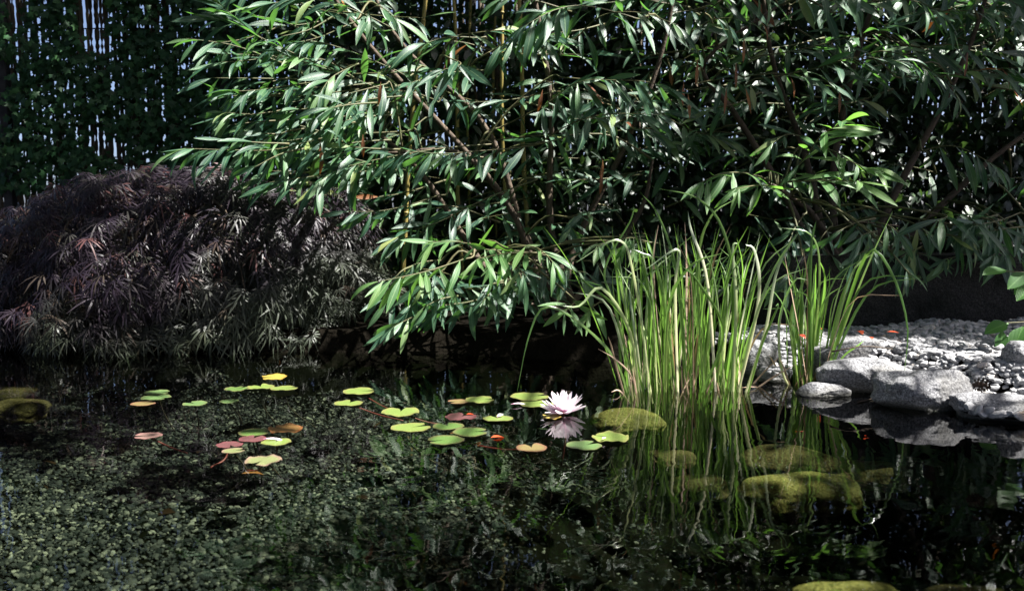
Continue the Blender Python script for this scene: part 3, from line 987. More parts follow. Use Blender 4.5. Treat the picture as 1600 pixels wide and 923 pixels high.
baseA = Vector((0.25, 5.35, 0.12))
shA = Shrub('long_leaved_shrub', 'large glossy shrub whose long-leaved branches arch over the maple and the water', baseA,
            [pxs([(760, 420), (640, 250), (480, 140)], 5.4, 5.1), pxs([(820, 380), (760, 200), (620, 60), (540, -120)], 5.5, 5.4), pxs([(860, 350), (860, 150), (820, -100), (800, -350)], 5.6, 5.8),
             pxs([(900, 380), (980, 220), (1040, 60), (1080, -200)], 5.6, 5.5), pxs([(840, 440), (800, 330), (720, 240), (600, 240)], 5.2, 4.9), pxs([(850, 470), (800, 420), (740, 400)], 5.1, 4.7),
             pxs([(930, 430), (1000, 330), (1020, 250)], 5.4, 5.2), pxs([(780, 300), (560, 50), (400, -200)], 5.7, 5.6)])
A = [  # (stem pixels base->tip, depth base, depth tip, droop, (leaf px), withered)
    ([(620, 150), (540, 118), (450, 88), (395, 50), (330, -5)], 5.1, 4.8, 0.12, (55, 80), 0),
    ([(520, 110), (440, 75), (370, 40), (330, 28)], 5.0, 4.8, 0.08, (50, 75), 0),
    ([(640, 120), (560, 85), (500, 66), (470, 66)], 5.2, 5.0, 0.3, (45, 65), 0),
    ([(640, 60), (585, 30), (530, 8), (470, -5)], 5.2, 4.9, 0.35, (50, 70), 0),
    ([(560, 125), (480, 130), (410, 140), (365, 143)], 5.0, 4.75, 0.22, (50, 72), 0),
    ([(560, 140), (470, 150), (400, 150), (350, 150)], 5.1, 4.8, 0.15, (50, 72), 0),
    ([(560, 165), (480, 170), (400, 178), (350, 176)], 5.0, 4.75, 0.35, (45, 70), 0),
    ([(640, 205), (520, 213), (430, 234), (350, 234), (290, 232)], 5.0, 4.6, 0.6, (52, 75), 0),
    ([(560, 100), (520, 120), (500, 145)], 4.9, 4.7, 1.2, (55, 72), 0.0),
    ([(610, 130), (570, 140), (530, 150)], 4.9, 4.7, 1.2, (45, 65), 0.05),
    ([(770, 225), (690, 232), (610, 245), (540, 262), (495, 285)], 5.0, 4.55, 0.65, (50, 70), 0),
    ([(900, 210), (830, 228), (760, 235), (690, 240), (640, 235)], 5.0, 4.6, 1.0, (50, 68), 0),
    ([(620, 265), (540, 270), (470, 278), (420, 285)], 4.9, 4.6, 0.7, (50, 70), 0.0),
    ([(700, 300), (640, 320), (590, 330), (545, 330)], 4.9, 4.65, 0.8, (42, 60), 0),
    ([(840, 280), (760, 310), (690, 345), (640, 362), (615, 375)], 5.0, 4.6, 0.6, (50, 66), 0),
    ([(860, 400), (810, 392), (760, 390), (720, 378), (665, 378)], 4.6, 4.05, 0.45, (46, 66), 0),
    ([(850, 395), (800, 395), (765, 400), (745, 405)], 4.5, 4.0, 0.7, (46, 66), 0),
    ([(790, 388), (830, 385), (850, 395), (868, 415)], 4.3, 4.0, 0.35, (46, 62), 0),
    ([(740, 400), (680, 420), (640, 430), (590, 440)], 4.5, 4.15, 0.8, (50, 66), 0),
    ([(790, 450), (740, 470), (690, 478), (645, 495), (612, 512)], 4.7, 4.35, 0.8, (52, 70), 0),
    ([(800, 440), (770, 455), (755, 470)], 4.8, 4.5, 1.1, (55, 78), 0),
    ([(700, 440), (660, 460), (640, 480)], 4.8, 4.5, 1.0, (50, 66), 0),
    ([(900, 470), (890, 480), (882, 488)], 4.4, 4.1, 0.95, (45, 58), 0),
    ([(940, 470), (925, 480), (918, 488)], 4.5, 4.2, 1.0, (42, 55), 0),
    ([(890, 340), (905, 335), (920, 330)], 4.9, 4.6, 0.9, (45, 60), 0),
    ([(930, 380), (900, 400), (880, 425)], 4.8, 4.6, 0.9, (50, 62), 0),
    ([(1000, 370), (960, 375), (930, 385)], 4.3, 4.0, 0.6, (40, 52), 0),
    ([(1020, 380), (990, 372), (978, 372)], 4.2, 4.0, 1.2, (38, 48), 0),
    ([(840, 225), (900, 190), (960, 178), (1030, 180)], 4.9, 4.6, 0.9, (48, 64), 0.0),
    ([(780, 200), (850, 165), (900, 130), (960, 122)], 5.1, 4.7, 0.8, (50, 64), 0.03),
    ([(860, 120), (930, 125), (1010, 128), (1060, 145)], 5.0, 4.7, 0.9, (50, 66), 0.03),
    ([(900, 60), (940, 25), (1000, 20), (1060, 40)], 5.0, 4.6, 0.9, (55, 75), 0),
    ([(1000, 30), (920, 10), (870, 15), (820, 40)], 5.0, 4.6, 0.6, (60, 80), 0),
    ([(700, 90), (720, 100), (690, 110)], 5.0, 4.8, 1.1, (55, 70), 0),
    ([(760, 85), (800, 62), (830, 55)], 5.0, 4.8, 1.1, (45, 60), 0.1),
    ([(720, 55), (790, 48), (870, 60)], 5.2, 4.9, 0.25, (55, 75), 0),
    ([(760, 60), (690, 60), (620, 90)], 5.3, 5.0, 0.25, (55, 75), 0),
    ([(760, 110), (690, 115), (640, 130)], 5.2, 4.9, 0.5, (50, 70), 0),
    ([(560, 30), (590, 10), (620, 30)], 5.1, 4.9, 1.1, (45, 60), 0),
]
for pts, y0, y1, dr, lp, dd in A:
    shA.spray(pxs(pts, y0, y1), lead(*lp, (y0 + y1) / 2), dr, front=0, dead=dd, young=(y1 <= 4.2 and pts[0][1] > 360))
for k in range(26):           # low left skirt of the shrub, over the maple
    px, py = random.uniform(440, 640), random.uniform(140, 275)
    Y = random.uniform(4.75, 5.25)
    dx, dy = -random.uniform(50, 110), random.uniform(-10, 35)
    shA.spray(pxs([(px, py), (px + dx * .5, py + dy * .3), (px + dx, py + dy)], Y, Y - 0.2), lead(42, 64, Y), random.choice([0.5, 0.8, 1.1]), n=random.randint(6, 10), front=1, join=False)
for k in range(26):           # dark hanging leaves low above the water
    px, py = random.uniform(640, 930), random.uniform(400, 475)
    Y = random.uniform(4.5, 5.0)
    dx, dy = random.choice([-1, 1]) * random.uniform(20, 70), random.uniform(0, 25)
    shA.spray(pxs([(px, py), (px + dx * .5, py + dy * .3), (px + dx, py + dy)], Y, Y - 0.15), lead(42, 64, Y), random.choice([0.8, 1.1, 1.4]), n=random.randint(5, 9), front=1, join=(k % 4 == 0))
# inner and upper growth
for k in range(100):
    px = random.uniform(420, 1080)
    py = random.uniform(-60, 250) if k % 5 else random.uniform(250, 400)
    lim = 430 + max(0, py - 180) * 0.9
    if px < lim: px = lim + random.uniform(0, 300)
    if 590 < px < 860 and py < 125 and random.random() < 0.85: continue
    Y = random.uniform(5.35, 6.15)
    sgn = -1 if random.random() < (0.75 if px < 760 else 0.45) else 1
    dx = sgn * random.uniform(70, 150)
    dy = random.uniform(-45, 40)
    shA.spray(pxs([(px, py), (px + dx * .5, py + dy * .7), (px + dx, py + dy)], Y, Y - 0.25), lead(44, 66, Y), random.choice([0.2, 0.4, 0.7, 1.0]), n=random.randint(7, 12), front=1, dead=0.004, join=(k % 3 == 0))
for px, py in [(500, 232), (505, 250), (567, 222), (940, 280), (942, 262), (848, 152), (595, 140)]:
    p = P(px, py - 12, 4.75)
    shA.dead.append((1, frame(p, Vector((0.1 * random.gauss(0, 1), -0.1, -1)), Vector((0.3, -1, 0.2)), 36 * 4.75 / F, 36 * 4.75 / F * 1.1), 0))
shA.finish(300)

baseB = Vector((1.9, 5.2, 0.2))
shB = Shrub('long_leaved_shrub', 'darker glossy long-leaved shrub rising behind the gravel bank and the retaining wall', baseB,
            [pxs([(1240, 330), (1150, 180), (1100, 100), (1215, 10)], 5.4, 5.2), pxs([(1300, 300), (1330, 120), (1380, -60), (1400, -300)], 5.4, 5.2), pxs([(1400, 300), (1480, 150), (1540, 0), (1600, -250)], 5.3, 5.2),
             pxs([(1280, 350), (1240, 310), (1200, 285)], 5.0, 4.6), pxs([(1450, 340), (1560, 240), (1680, 160)], 5.2, 5.0), pxs([(1260, 250), (1200, 60), (1180, -250)], 5.6, 5.5)])
B = [
    ([(1190, -30), (1230, -20), (1290, -15), (1340, -10)], 5.0, 4.6, 1.1, (58, 80), 0),
    ([(1100, 20), (1150, -10), (1210, -15)], 5.0, 4.7, 1.0, (58, 78), 0.0),
    ([(1080, 50), (1120, 30), (1180, 30)], 5.1, 4.8, 0.9, (55, 70), 0.08),
    ([(1170, 90), (1240, 80), (1320, 60), (1390, 40)], 5.1, 4.7, 0.35, (50, 70), 0),
    ([(1200, 122), (1270, 108), (1340, 90), (1420, 98)], 5.0, 4.6, 0.5, (55, 72), 0),
    ([(1160, 120), (1210, 115), (1260, 120), (1300, 130)], 4.9, 4.6, 0.95, (45, 60), 0.06),
    ([(1330, 95), (1380, 80), (1430, 95), (1450, 115)], 5.0, 4.6, 0.5, (58, 75), 0),
    ([(1380, 40), (1450, 20), (1520, 18), (1580, 30)], 5.1, 4.7, 0.35, (50, 70), 0),
    ([(1420, 75), (1490, 70), (1550, 80), (1610, 75)], 5.1, 4.7, 0.4, (50, 70), 0),
    ([(1400, 120), (1470, 120), (1530, 110), (1600, 105)], 5.0, 4.7, 0.35, (50, 70), 0.03),
    ([(1440, 100), (1480, 130), (1500, 160)], 5.0, 4.7, 0.6, (45, 65), 0),
    ([(1300, 20), (1380, 0), (1440, 5), (1480, 30)], 5.0, 4.7, 0.7, (55, 75), 0),
    ([(1500, 0), (1560, -5), (1610, 20)], 5.1, 4.7, 0.7, (50, 70), 0),
    ([(1090, 130), (1130, 125), (1180, 135)], 5.1, 4.8, 0.9, (45, 60), 0.15),
    ([(1215, 290), (1255, 250), (1285, 210), (1320, 192)], 4.8, 4.3, 0.2, (55, 78), 0),
    ([(1255, 225), (1300, 235), (1335, 255), (1370, 270)], 4.7, 4.3, 0.5, (52, 72), 0),
    ([(1215, 285), (1260, 283), (1310, 282), (1345, 285)], 4.7, 4.2, 0.35, (55, 78), 0),
    ([(1200, 280), (1160, 270), (1125, 272), (1095, 285)], 4.7, 4.2, 0.45, (48, 66), 0),
    ([(1205, 290), (1180, 290), (1150, 295)], 4.6, 4.2, 0.9, (48, 62), 0),
    ([(1260, 215), (1230, 210), (1205, 225)], 4.8, 4.6, 0.8, (42, 58), 0),
    ([(1470, 335), (1480, 338), (1466, 344)], 4.5, 4.25, 0.7, (60, 82), 0),
    ([(1490, 330), (1510, 338), (1525, 350)], 4.6, 4.3, 0.9, (58, 78), 0),
    ([(1440, 235), (1490, 228), (1540, 250), (1560, 262)], 4.9, 4.6, 0.8, (50, 68), 0),
    ([(1390, 390), (1410, 415), (1425, 430)], 4.3, 4.1, 0.5, (38, 50), 0),
    ([(1520, 395), (1490, 402), (1475, 405)], 4.5, 4.3, 1.4, (45, 60), 0),
    ([(1600, 330), (1560, 345), (1520, 352)], 4.55, 4.3, 1.1, (52, 72), 0),
    ([(1400, 340), (1430, 350), (1450, 365)], 4.6, 4.35, 1.2, (50, 70), 0),
    ([(1600, 370), (1570, 385), (1550, 400)], 4.5, 4.3, 1.4, (50, 68), 0),
    ([(1330, 350), (1350, 365), (1365, 385)], 4.6, 4.4, 1.2, (48, 66), 0),
    ([(1450, 380), (1430, 390), (1415, 395)], 4.5, 4.35, 1.3, (48, 66), 0),
    ([(1260, 440), (1235, 430), (1215, 440)], 4.5, 4.35, 0.8, (45, 60), 0),
    ([(1260, 330), (1240, 360), (1230, 390)], 4.7, 4.5, 0.9, (45, 60), 0),
    ([(1300, 350), (1280, 380), (1300, 400)], 4.7, 4.5, 0.9, (45, 60), 0),
]
for pts, y0, y1, dr, lp, dd in B:
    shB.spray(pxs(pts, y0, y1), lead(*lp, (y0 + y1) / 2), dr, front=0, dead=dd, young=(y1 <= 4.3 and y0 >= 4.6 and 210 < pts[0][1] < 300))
for k in range(72):
    px = random.uniform(1080, 1680)
    py = random.uniform(-60, 165) if k % 6 else random.uniform(180, 380)
    Y = random.uniform(5.3, 6.05)
    dx = random.choice([-1, 1]) * random.uniform(70, 140)
    dy = random.uniform(-40, 40)
    shB.spray(pxs([(px, py), (px + dx * .5, py + dy * .7), (px + dx, py + dy)], Y, Y - 0.25), lead(44, 66, Y), random.choice([0.2, 0.4, 0.7, 1.0]), n=random.randint(7, 12), front=1, dead=0.004, join=(k % 3 == 0))
for k in range(16):           # leaves hanging in front of the wall
    px, py = random.uniform(1330, 1640), random.uniform(335, 395)
    Y = random.uniform(4.38, 4.6)
    dx, dy = random.choice([-1, 1]) * random.uniform(25, 70), random.uniform(5, 25)
    shB.spray(pxs([(px, py), (px + dx * .5, py + dy * .3), (px + dx, py + dy)], Y, Y - 0.12), lead(48, 68, Y), random.choice([1.0, 1.3, 1.6]), n=random.randint(6, 9), front=1, join=(k % 3 == 0))
for px, py in [(1068, 140), (1075, 158), (1162, 70), (1090, 105), (1135, 150), (1165, 150), (1312, 150), (1512, 95), (1150, 110)]:
    p = P(px, py - 12, 4.75)
    shB.dead.append((0, frame(p, Vector((0.1 * random.gauss(0, 1), -0.1, -1)), Vector((0.3, -1, 0.2)), 40 * 4.75 / F, 40 * 4.75 / F), 0))
shB.finish(300)

# ------------------------------------------------------------------ hedge behind the shrubs
hedge = empty('evergreen_hedge', (2.4, 6.3, 0.15))
tag(hedge, 'dense dark evergreen hedge filling the shade behind the shrubs', 'hedge')
items = []
for k in range(50000):
    x = random.uniform(-1.5, 5.0)
    z = 0.1 + 3.9 * random.random()
    if x < 0.45 and z > 1.15 + 0.3 * math.sin(x * 5) and random.random() < (0.35 if not -0.75 < x < 0.1 else 0.75): continue
    if 0.4 < x < 1.0 and z > 1.9 and random.random() < 0.5: continue
    y = 6.05 + random.uniform(0, 0.6) + 0.12 * math.sin(x * 3) * math.cos(z * 4)
    items.append((random.randrange(2), frame((x, y, z), Vector((random.gauss(0, .7), -0.6, random.gauss(-.3, .6))), Vector((0, -.5, .8)) + rv(.5), random.uniform(0.07, 0.13)), 1))
place_leaves(hedge, SMALL, items, M['hedge'], 0)
for k in range(9):
    x = -0.6 + k * 0.65
    pts = [(x, 6.35, 0.1), (x + random.gauss(0, .08), 6.35, 1.0), (x + random.gauss(0, .15), 6.35, 2.0), (x + random.gauss(0, .2), 6.35, 3.6 if x > .4 else 1.2)]
    v, t, u = tube(smooth_curve(pts, 14), list(np.linspace(0.03, 0.01, 14)), 6)
    link('stem', mesh_np('stem', v, t, u), M['bark'], hedge)

# ------------------------------------------------------------------ weeping laceleaf maple
mc = Vector((-2.0, 5.45, 0.10))
maple = empty('weeping_maple', (-2.0, 5.5, 0.12))
tag(maple, 'low weeping maple mound with finely cut dark purple-green leaves', 'maple')
items = []
for k in range(7500):
    th = random.uniform(0, 2 * math.pi)
    if math.sin(th) > 0.35 and random.random() < 0.75: continue
    ph = random.random()
    zf = ph
    rr = math.sqrt(max(0.0, 1 - zf ** 2.4))
    tier = 0.12 * noise.noise(Vector((math.cos(th) * 3.5, math.sin(th) * 3.5, zf * 6 + 4)))
    sc = 1.0 + tier + 0.10 * noise.noise(Vector((math.cos(th) * 2.2, math.sin(th) * 2.2, zf * 3))) - (random.random() ** 2.2) * 0.30
    p = mc + Vector((1.38 * rr * sc * math.cos(th), 0.86 * rr * sc * math.sin(th), -0.06 + 0.96 * zf * (0.75 + 0.25 * sc) + 0.03 * math.sin(th * 5)))
    if p.z < 0.03 or noise.noise(Vector((p.x * 5, p.y * 5, p.z * 8))) < -0.3 and sc > 0.86: continue
    out = Vector((math.cos(th) * 0.8, math.sin(th) * 0.9, 0))
    q3 = p * 2.6
    d = out * random.uniform(0.35, 0.75) + Vector((1.1 * noise.noise(q3), 0.5 * noise.noise(q3 + Vector((7, 3, 1))), -0.5 + 0.5 * noise.noise(q3 + Vector((1, 9, 4))))) + rv(0.2)
    nrm = out * 0.7 + Vector((0, -0.2, 0.8)) + rv(0.22)
    items.append((random.randrange(5), frame(p, d, nrm, random.uniform(0.08, 0.15)), 0))
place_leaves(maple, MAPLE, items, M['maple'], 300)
tr_pts = smooth_curve([(-2.0, 5.5, 0.05), (-1.95, 5.48, 0.35), (-2.06, 5.46, 0.62), (-1.98, 5.45, 0.86)], 14)
v, t, u = tube(tr_pts, list(np.linspace(0.05, 0.03, 14)), 8)
link('trunk', mesh_np('trunk', v, t, u), M['bark'], maple)
for k in range(16):
    a = k * 2 * math.pi / 16 + random.uniform(-.2, .2)
    e = Vector((1.3 * math.cos(a), 0.8 * math.sin(a), 0))
    h0 = tr_pts[random.randint(6, 13)]
    pts = [h0, mc + e * 0.35 + Vector((0, 0, 0.74 + random.gauss(0, .03))), mc + e * 0.72 + Vector((0, 0, 0.62)), mc + e * 0.93 + Vector((0, 0, 0.2))]
    v, t, u = tube(smooth_curve(pts, 14), list(np.linspace(0.018, 0.003, 14)), 5)
    link('branch', mesh_np('branch', v, t, u), M['bark'], maple)
# dead leaf hanging from the lowest maple twig
m = frame(P(437, 562, 4.62), Vector((0.05, 0, -1)), Vector((0.2, -1, 0.2)), 26 * 4.62 / F, 26 * 4.62 / F * 1.6)
o = link('withered_leaf', mesh_np('withered_leaf', *LANCE[5]), M['orange'], maple, Matrix(m.tolist()))
o['label'] = 'curled rusty brown leaf'

# ------------------------------------------------------------------ reeds
def blade_mesh(pts, w, n=13, fold=0.25, facing=None):
    c = smooth_curve(pts, n)
    V, U, T = [], [], []
    for i, p in enumerate(c):
        t = i / (n - 1)
        ta = (c[min(i + 1, n - 1)] - c[max(i - 1, 0)]).normalized()
        f = facing if facing is not None else Vector((0, -1, 0.2))
        side = ta.cross(f)
        if side.length < 1e-3: side = Vector((1, 0, 0))
        side.normalize()
        nr = side.cross(ta).normalized()
        ww = w * 0.5 * (0.65 + 0.35 * min(1, t * 5)) * (1 - max(0, (t - 0.45) / 0.55) ** 1.6 * 0.95)
        V += [p - side * ww, p + nr * ww * fold, p + side * ww]
        U += [(0, t), (0.5, t), (1, t)]
    for i in range(n - 1):
        for s in (0, 1):
            a = i * 3 + s
            T += [(a, a + 1, a + 4), (a, a + 4, a + 3)]
    return mesh_np('blade', np.array([tuple(v) for v in V]), np.array(T), np.array(U))

def reed_clump(label, bx0, bx1, by, depth, n, hpx, explicit, spread, wpx, seed, dry=0.06):
    r = random.Random(seed)
    mid = W((bx0 + bx1) / 2, by, 0)
    root = empty('reed_clump', mid)
    tag(root, label, 'reeds', 'reed clumps at the water edge')
    k = mid.y / F
    for i in range(n):
        f = r.random()
        # clustered bases
        f = min(1, max(0, r.choice([0.12, 0.28, 0.42, 0.55, 0.8, 0.85]) + r.gauss(0, 0.10)))
        px = bx0 + (bx1 - bx0) * f
        b = W(px, by + r.uniform(-7, 4), 0)
        b.y += r.uniform(0, depth)
        b.z = -0.10
        H = r.triangular(*hpx) * k
        lean = (f - 0.5) * spread + r.gauss(0, 0.13)
        ly = r.gauss(-0.03, 0.14)
        bend = r.choice([0.05, 0.1, 0.2, 0.35, 0.9]) * r.uniform(0.5, 1.3)
        bd = 1 if r.random() < 0.5 + 0.9 * lean else -1
        tip = b + Vector((H * (lean + bd * bend * 0.35), H * ly, 0.1 + H * (1 - 0.22 * bend)))
        m1 = b + Vector((H * lean * 0.33, H * ly * .33, 0.08 + H * 0.36))
        m2 = b + Vector((H * (lean * 0.7 + bd * bend * 0.07), H * ly * .7, 0.1 + H * 0.74))
        fc = Vector((r.gauss(0, .7), -1, 0.2))
        me = blade_mesh([b, m1, m2, tip], r.uniform(*wpx) * k, 11, 0.3, fc)
        link('blade', me, M['reed_dry'] if r.random() < dry else M['reed'], root)
    for i in range(int(n * 0.16)):                 # broken dead stubs at the foot
        b = W(r.uniform(bx0 - 12, bx1 + 12), by + r.uniform(-3, 5), 0); b.y += r.uniform(-0.03, depth); b.z = -0.06
        H = r.uniform(18, 75) * k
        a = r.gauss(0, .55)
        tip = b + Vector((H * a, r.gauss(0, .3) * H, 0.06 + H * (1 - .3 * abs(a))))
        me = blade_mesh([b, b.lerp(tip, .5) + Vector((0, 0, .01)), tip], r.uniform(2, 4.5) * k, 7, 0.3, Vector((r.gauss(0, .5), -1, .2)))
        link('blade', me, M['reed_dry'], root)
    for pts, Yd, w, dryb in explicit:
        c = [P(x, y, mid.y + Yd[0] + (Yd[1] - Yd[0]) * i / (len(pts) - 1)) for i, (x, y) in enumerate(pts)]
        c[0].z = min(c[0].z, -0.05)
        me = blade_mesh(c, 0.6 * w * k, 17, 0.3, Vector((r.gauss(0, .3), -1, 0.5)))
        link('blade', me, M['reed_dry'] if dryb else M['reed'], root)
    return root

reed_clump('large dense clump of tall yellow-green reeds standing in the water', 985, 1168, 612, 0.28, 130, (110, 240, 330), [
    ([(985, 612), (960, 560), (900, 500), (850, 480), (825, 530), (808, 612)], (0, -0.15), 7, 0),
    ([(1000, 612), (985, 520), (940, 450), (905, 478), (868, 476)], (0, -0.1), 8, 0),
    ([(1010, 612), (975, 500), (920, 445), (885, 420)], (0, 0), 7, 0),
    ([(1000, 612), (960, 480), (945, 420), (985, 345), (990, 320)], (0, 0.1), 6, 0),
    ([(1020, 612), (990, 430), (965, 375), (900, 410)], (0, -0.1), 7, 0),
    ([(1060, 612), (1030, 430), (1000, 395), (965, 388)], (0, 0), 7, 0),
    ([(1140, 612), (1150, 470), (1130, 360), (1090, 310), (1030, 295)], (0, 0.1), 8, 0),
    ([(1090, 612), (1130, 520), (1090, 440), (1065, 415)], (0, -0.1), 8, 0),
    ([(1145, 612), (1150, 480), (1145, 390), (1155, 380)], (0, 0), 9, 0),
    ([(1150, 612), (1185, 470), (1180, 395), (1165, 382)], (0, 0), 9, 0),
    ([(1160, 612), (1195, 520), (1215, 420), (1250, 360)], (0, -0.05), 9, 0),
    ([(1150, 612), (1180, 500), (1210, 420), (1245, 365)], (0, -0.1), 8, 0),
    ([(1165, 612), (1190, 540), (1215, 480), (1212, 478)], (0, -0.1), 8, 0),
    ([(1060, 612), (1055, 450), (1060, 390), (1010, 420)], (0, -0.1), 8, 0),
    ([(1040, 612), (1045, 480), (1080, 415), (1130, 395)], (0, -0.1), 8, 0),
    ([(980, 614), (965, 580), (955, 540), (950, 525)], (0, -0.1), 5, 1),
    ([(985, 617), (968, 610), (955, 612)], (0, -0.08), 4, 1),
    ([(1000, 614), (985, 585), (960, 560), (935, 545)], (0, -0.1), 4, 1),
    ([(990, 612), (960, 560), (925, 520), (890, 500)], (0, 0), 6, 0),
    ([(1120, 612), (1105, 440), (1080, 360), (1075, 330)], (0, 0), 8, 0),
    ([(1100, 612), (1090, 420), (1110, 340), (1150, 310)], (0, 0.1), 7, 0),
    ([(1075, 612), (1060, 440), (1030, 340), (1000, 300)], (0, 0.1), 7, 0),
], 0.38, (1.9, 4.5), 5)

reed_clump('smaller reed clump beside the boulders with one long blade arching down', 1240, 1292, 600, 0.12, 40, (110, 200, 255), [
    ([(1285, 598), (1320, 490), (1358, 392), (1395, 430), (1418, 510), (1412, 590)], (0, -0.25), 8, 0),
    ([(1270, 598), (1265, 480), (1268, 380), (1275, 345)], (0, 0), 9, 0),
    ([(1250, 598), (1235, 500), (1255, 440), (1275, 350)], (0, 0), 8, 0),
    ([(1260, 598), (1245, 520), (1240, 440), (1185, 350)], (0, 0.1), 7, 0),
    ([(1245, 600), (1222, 580), (1218, 500), (1240, 440), (1262, 437)], (0, -0.1), 7, 0),
    ([(1280, 600), (1315, 560), (1340, 540), (1352, 530)], (0, -0.1), 5, 0),
    ([(1288, 600), (1310, 500), (1335, 420), (1385, 385)], (0, 0), 6, 0),
    ([(1262, 598), (1280, 450), (1270, 370), (1215, 355)], (0, 0), 6, 0),
    ([(1282, 598), (1330, 480), (1362, 400), (1395, 330)], (0, 0.15), 5, 0),
    ([(1240, 598), (1225, 575), (1218, 560)], (0, -0.1), 4, 1),
], 0.22, (2.0, 4.6), 9)

# ------------------------------------------------------------------ broad-leaved plant at the right border
bp_base = Vector((2.45, 3.95, 0.16))
plant = empty('broad_leaved_plant', bp_base)
tag(plant, 'bright green broad-leaved plant reaching in over the gravel at the right border', 'plant')
items = []
for (sx0, sy0, tips) in [((1620), 430, [(1548, 422, (-1, -.02), 48), (1578, 425, (-.8, -.5), 44), (1600, 428, (-.9, -.4), 55), (1600, 445, (-.8, -.2), 56), (1598, 450, (-.2, -1), 42), (1612, 440, (.2, -.9), 50)]),
                         ((1640), 500, [(1550, 505, (-.9, -.15), 45), (1575, 508, (-.6, -.7), 50), (1595, 500, (-.3, -.9), 48), (1540, 515, (-.2, -1), 42), (1608, 515, (-.5, -.8), 50)]),
                         ((1650), 380, [(1630, 360, (-.9, .1), 50), (1640, 390, (-.8, -.3), 50)])]:
    Y = 3.85
    end = tips[0]
    pts = [bp_base, (bp_base + P(sx0, sy0, Y)) / 2 + Vector((.03, 0, .08)), P(sx0, sy0, Y), P(end[0] + 10, end[1], Y - 0.05)]
    v, t, u = tube(smooth_curve(pts, 14), list(np.linspace(0.007, 0.002, 14)), 5)
    link('stem', mesh_np('stem', v, t, u), M['twig'], plant)
    for (x, y, d, L) in tips:
        items.append((random.randrange(3), frame(P(x + 26, y, Y - random.uniform(0, .1)), Vector((d[0], -0.35, d[1])), Vector((0, -.5, .85)) + rv(.15), L * Y / F), 0))
place_leaves(plant, OVATE, items, M['broad'], 300)

# ------------------------------------------------------------------ water lily pads
def pad_mesh(seed, wav=0.0, curl=0.0, notch=0.32):
    r = random.Random(seed)
    n, rings = 40, 5
    V, U, T = [(0, 0, 0.0)], [(0.5, 0)], []
    ph = r.uniform(0, 6.28)
    for k in range(1, rings + 1):
        rr = k / rings
        for i in range(n + 1):
            a = notch / 2 * (0.4 + 0.6 * rr) + (2 * math.pi - notch * (0.4 + 0.6 * rr)) * i / n
            edge = 1 + 0.025 * math.sin(3 * a + ph) + 0.015 * math.sin(7 * a + ph * 2)
            if rr == 1 and (i == 0 or i == n): edge *= 0.93
            z = wav * rr ** 3 * (math.sin(4 * a + ph) + 0.6 * math.sin(9 * a + 2 * ph)) + curl * rr ** 4 * max(0, math.cos(a - ph)) + 0.012 * rr ** 6
            V.append((math.cos(a) * rr * edge, math.sin(a) * rr * edge, z)); U.append((i / n, rr))
    for i in range(n):
        T.append((0, 1 + i, 2 + i))
    for k in range(rings - 1):
        for i in range(n):
            a = 1 + k * (n + 1) + i
            b = a + n + 1
            T += [(a, b, b + 1), (a, b + 1, a + 1)]
    V = np.array(V); T = np.array(T); U = np.array(U)
    # underside
    V2 = V.copy(); V2[:, 2] -= 0.02
    T2 = T[:, ::-1] + len(V)
    return np.concatenate([V, V2]), np.concatenate([T, T2]), np.concatenate([U, U])

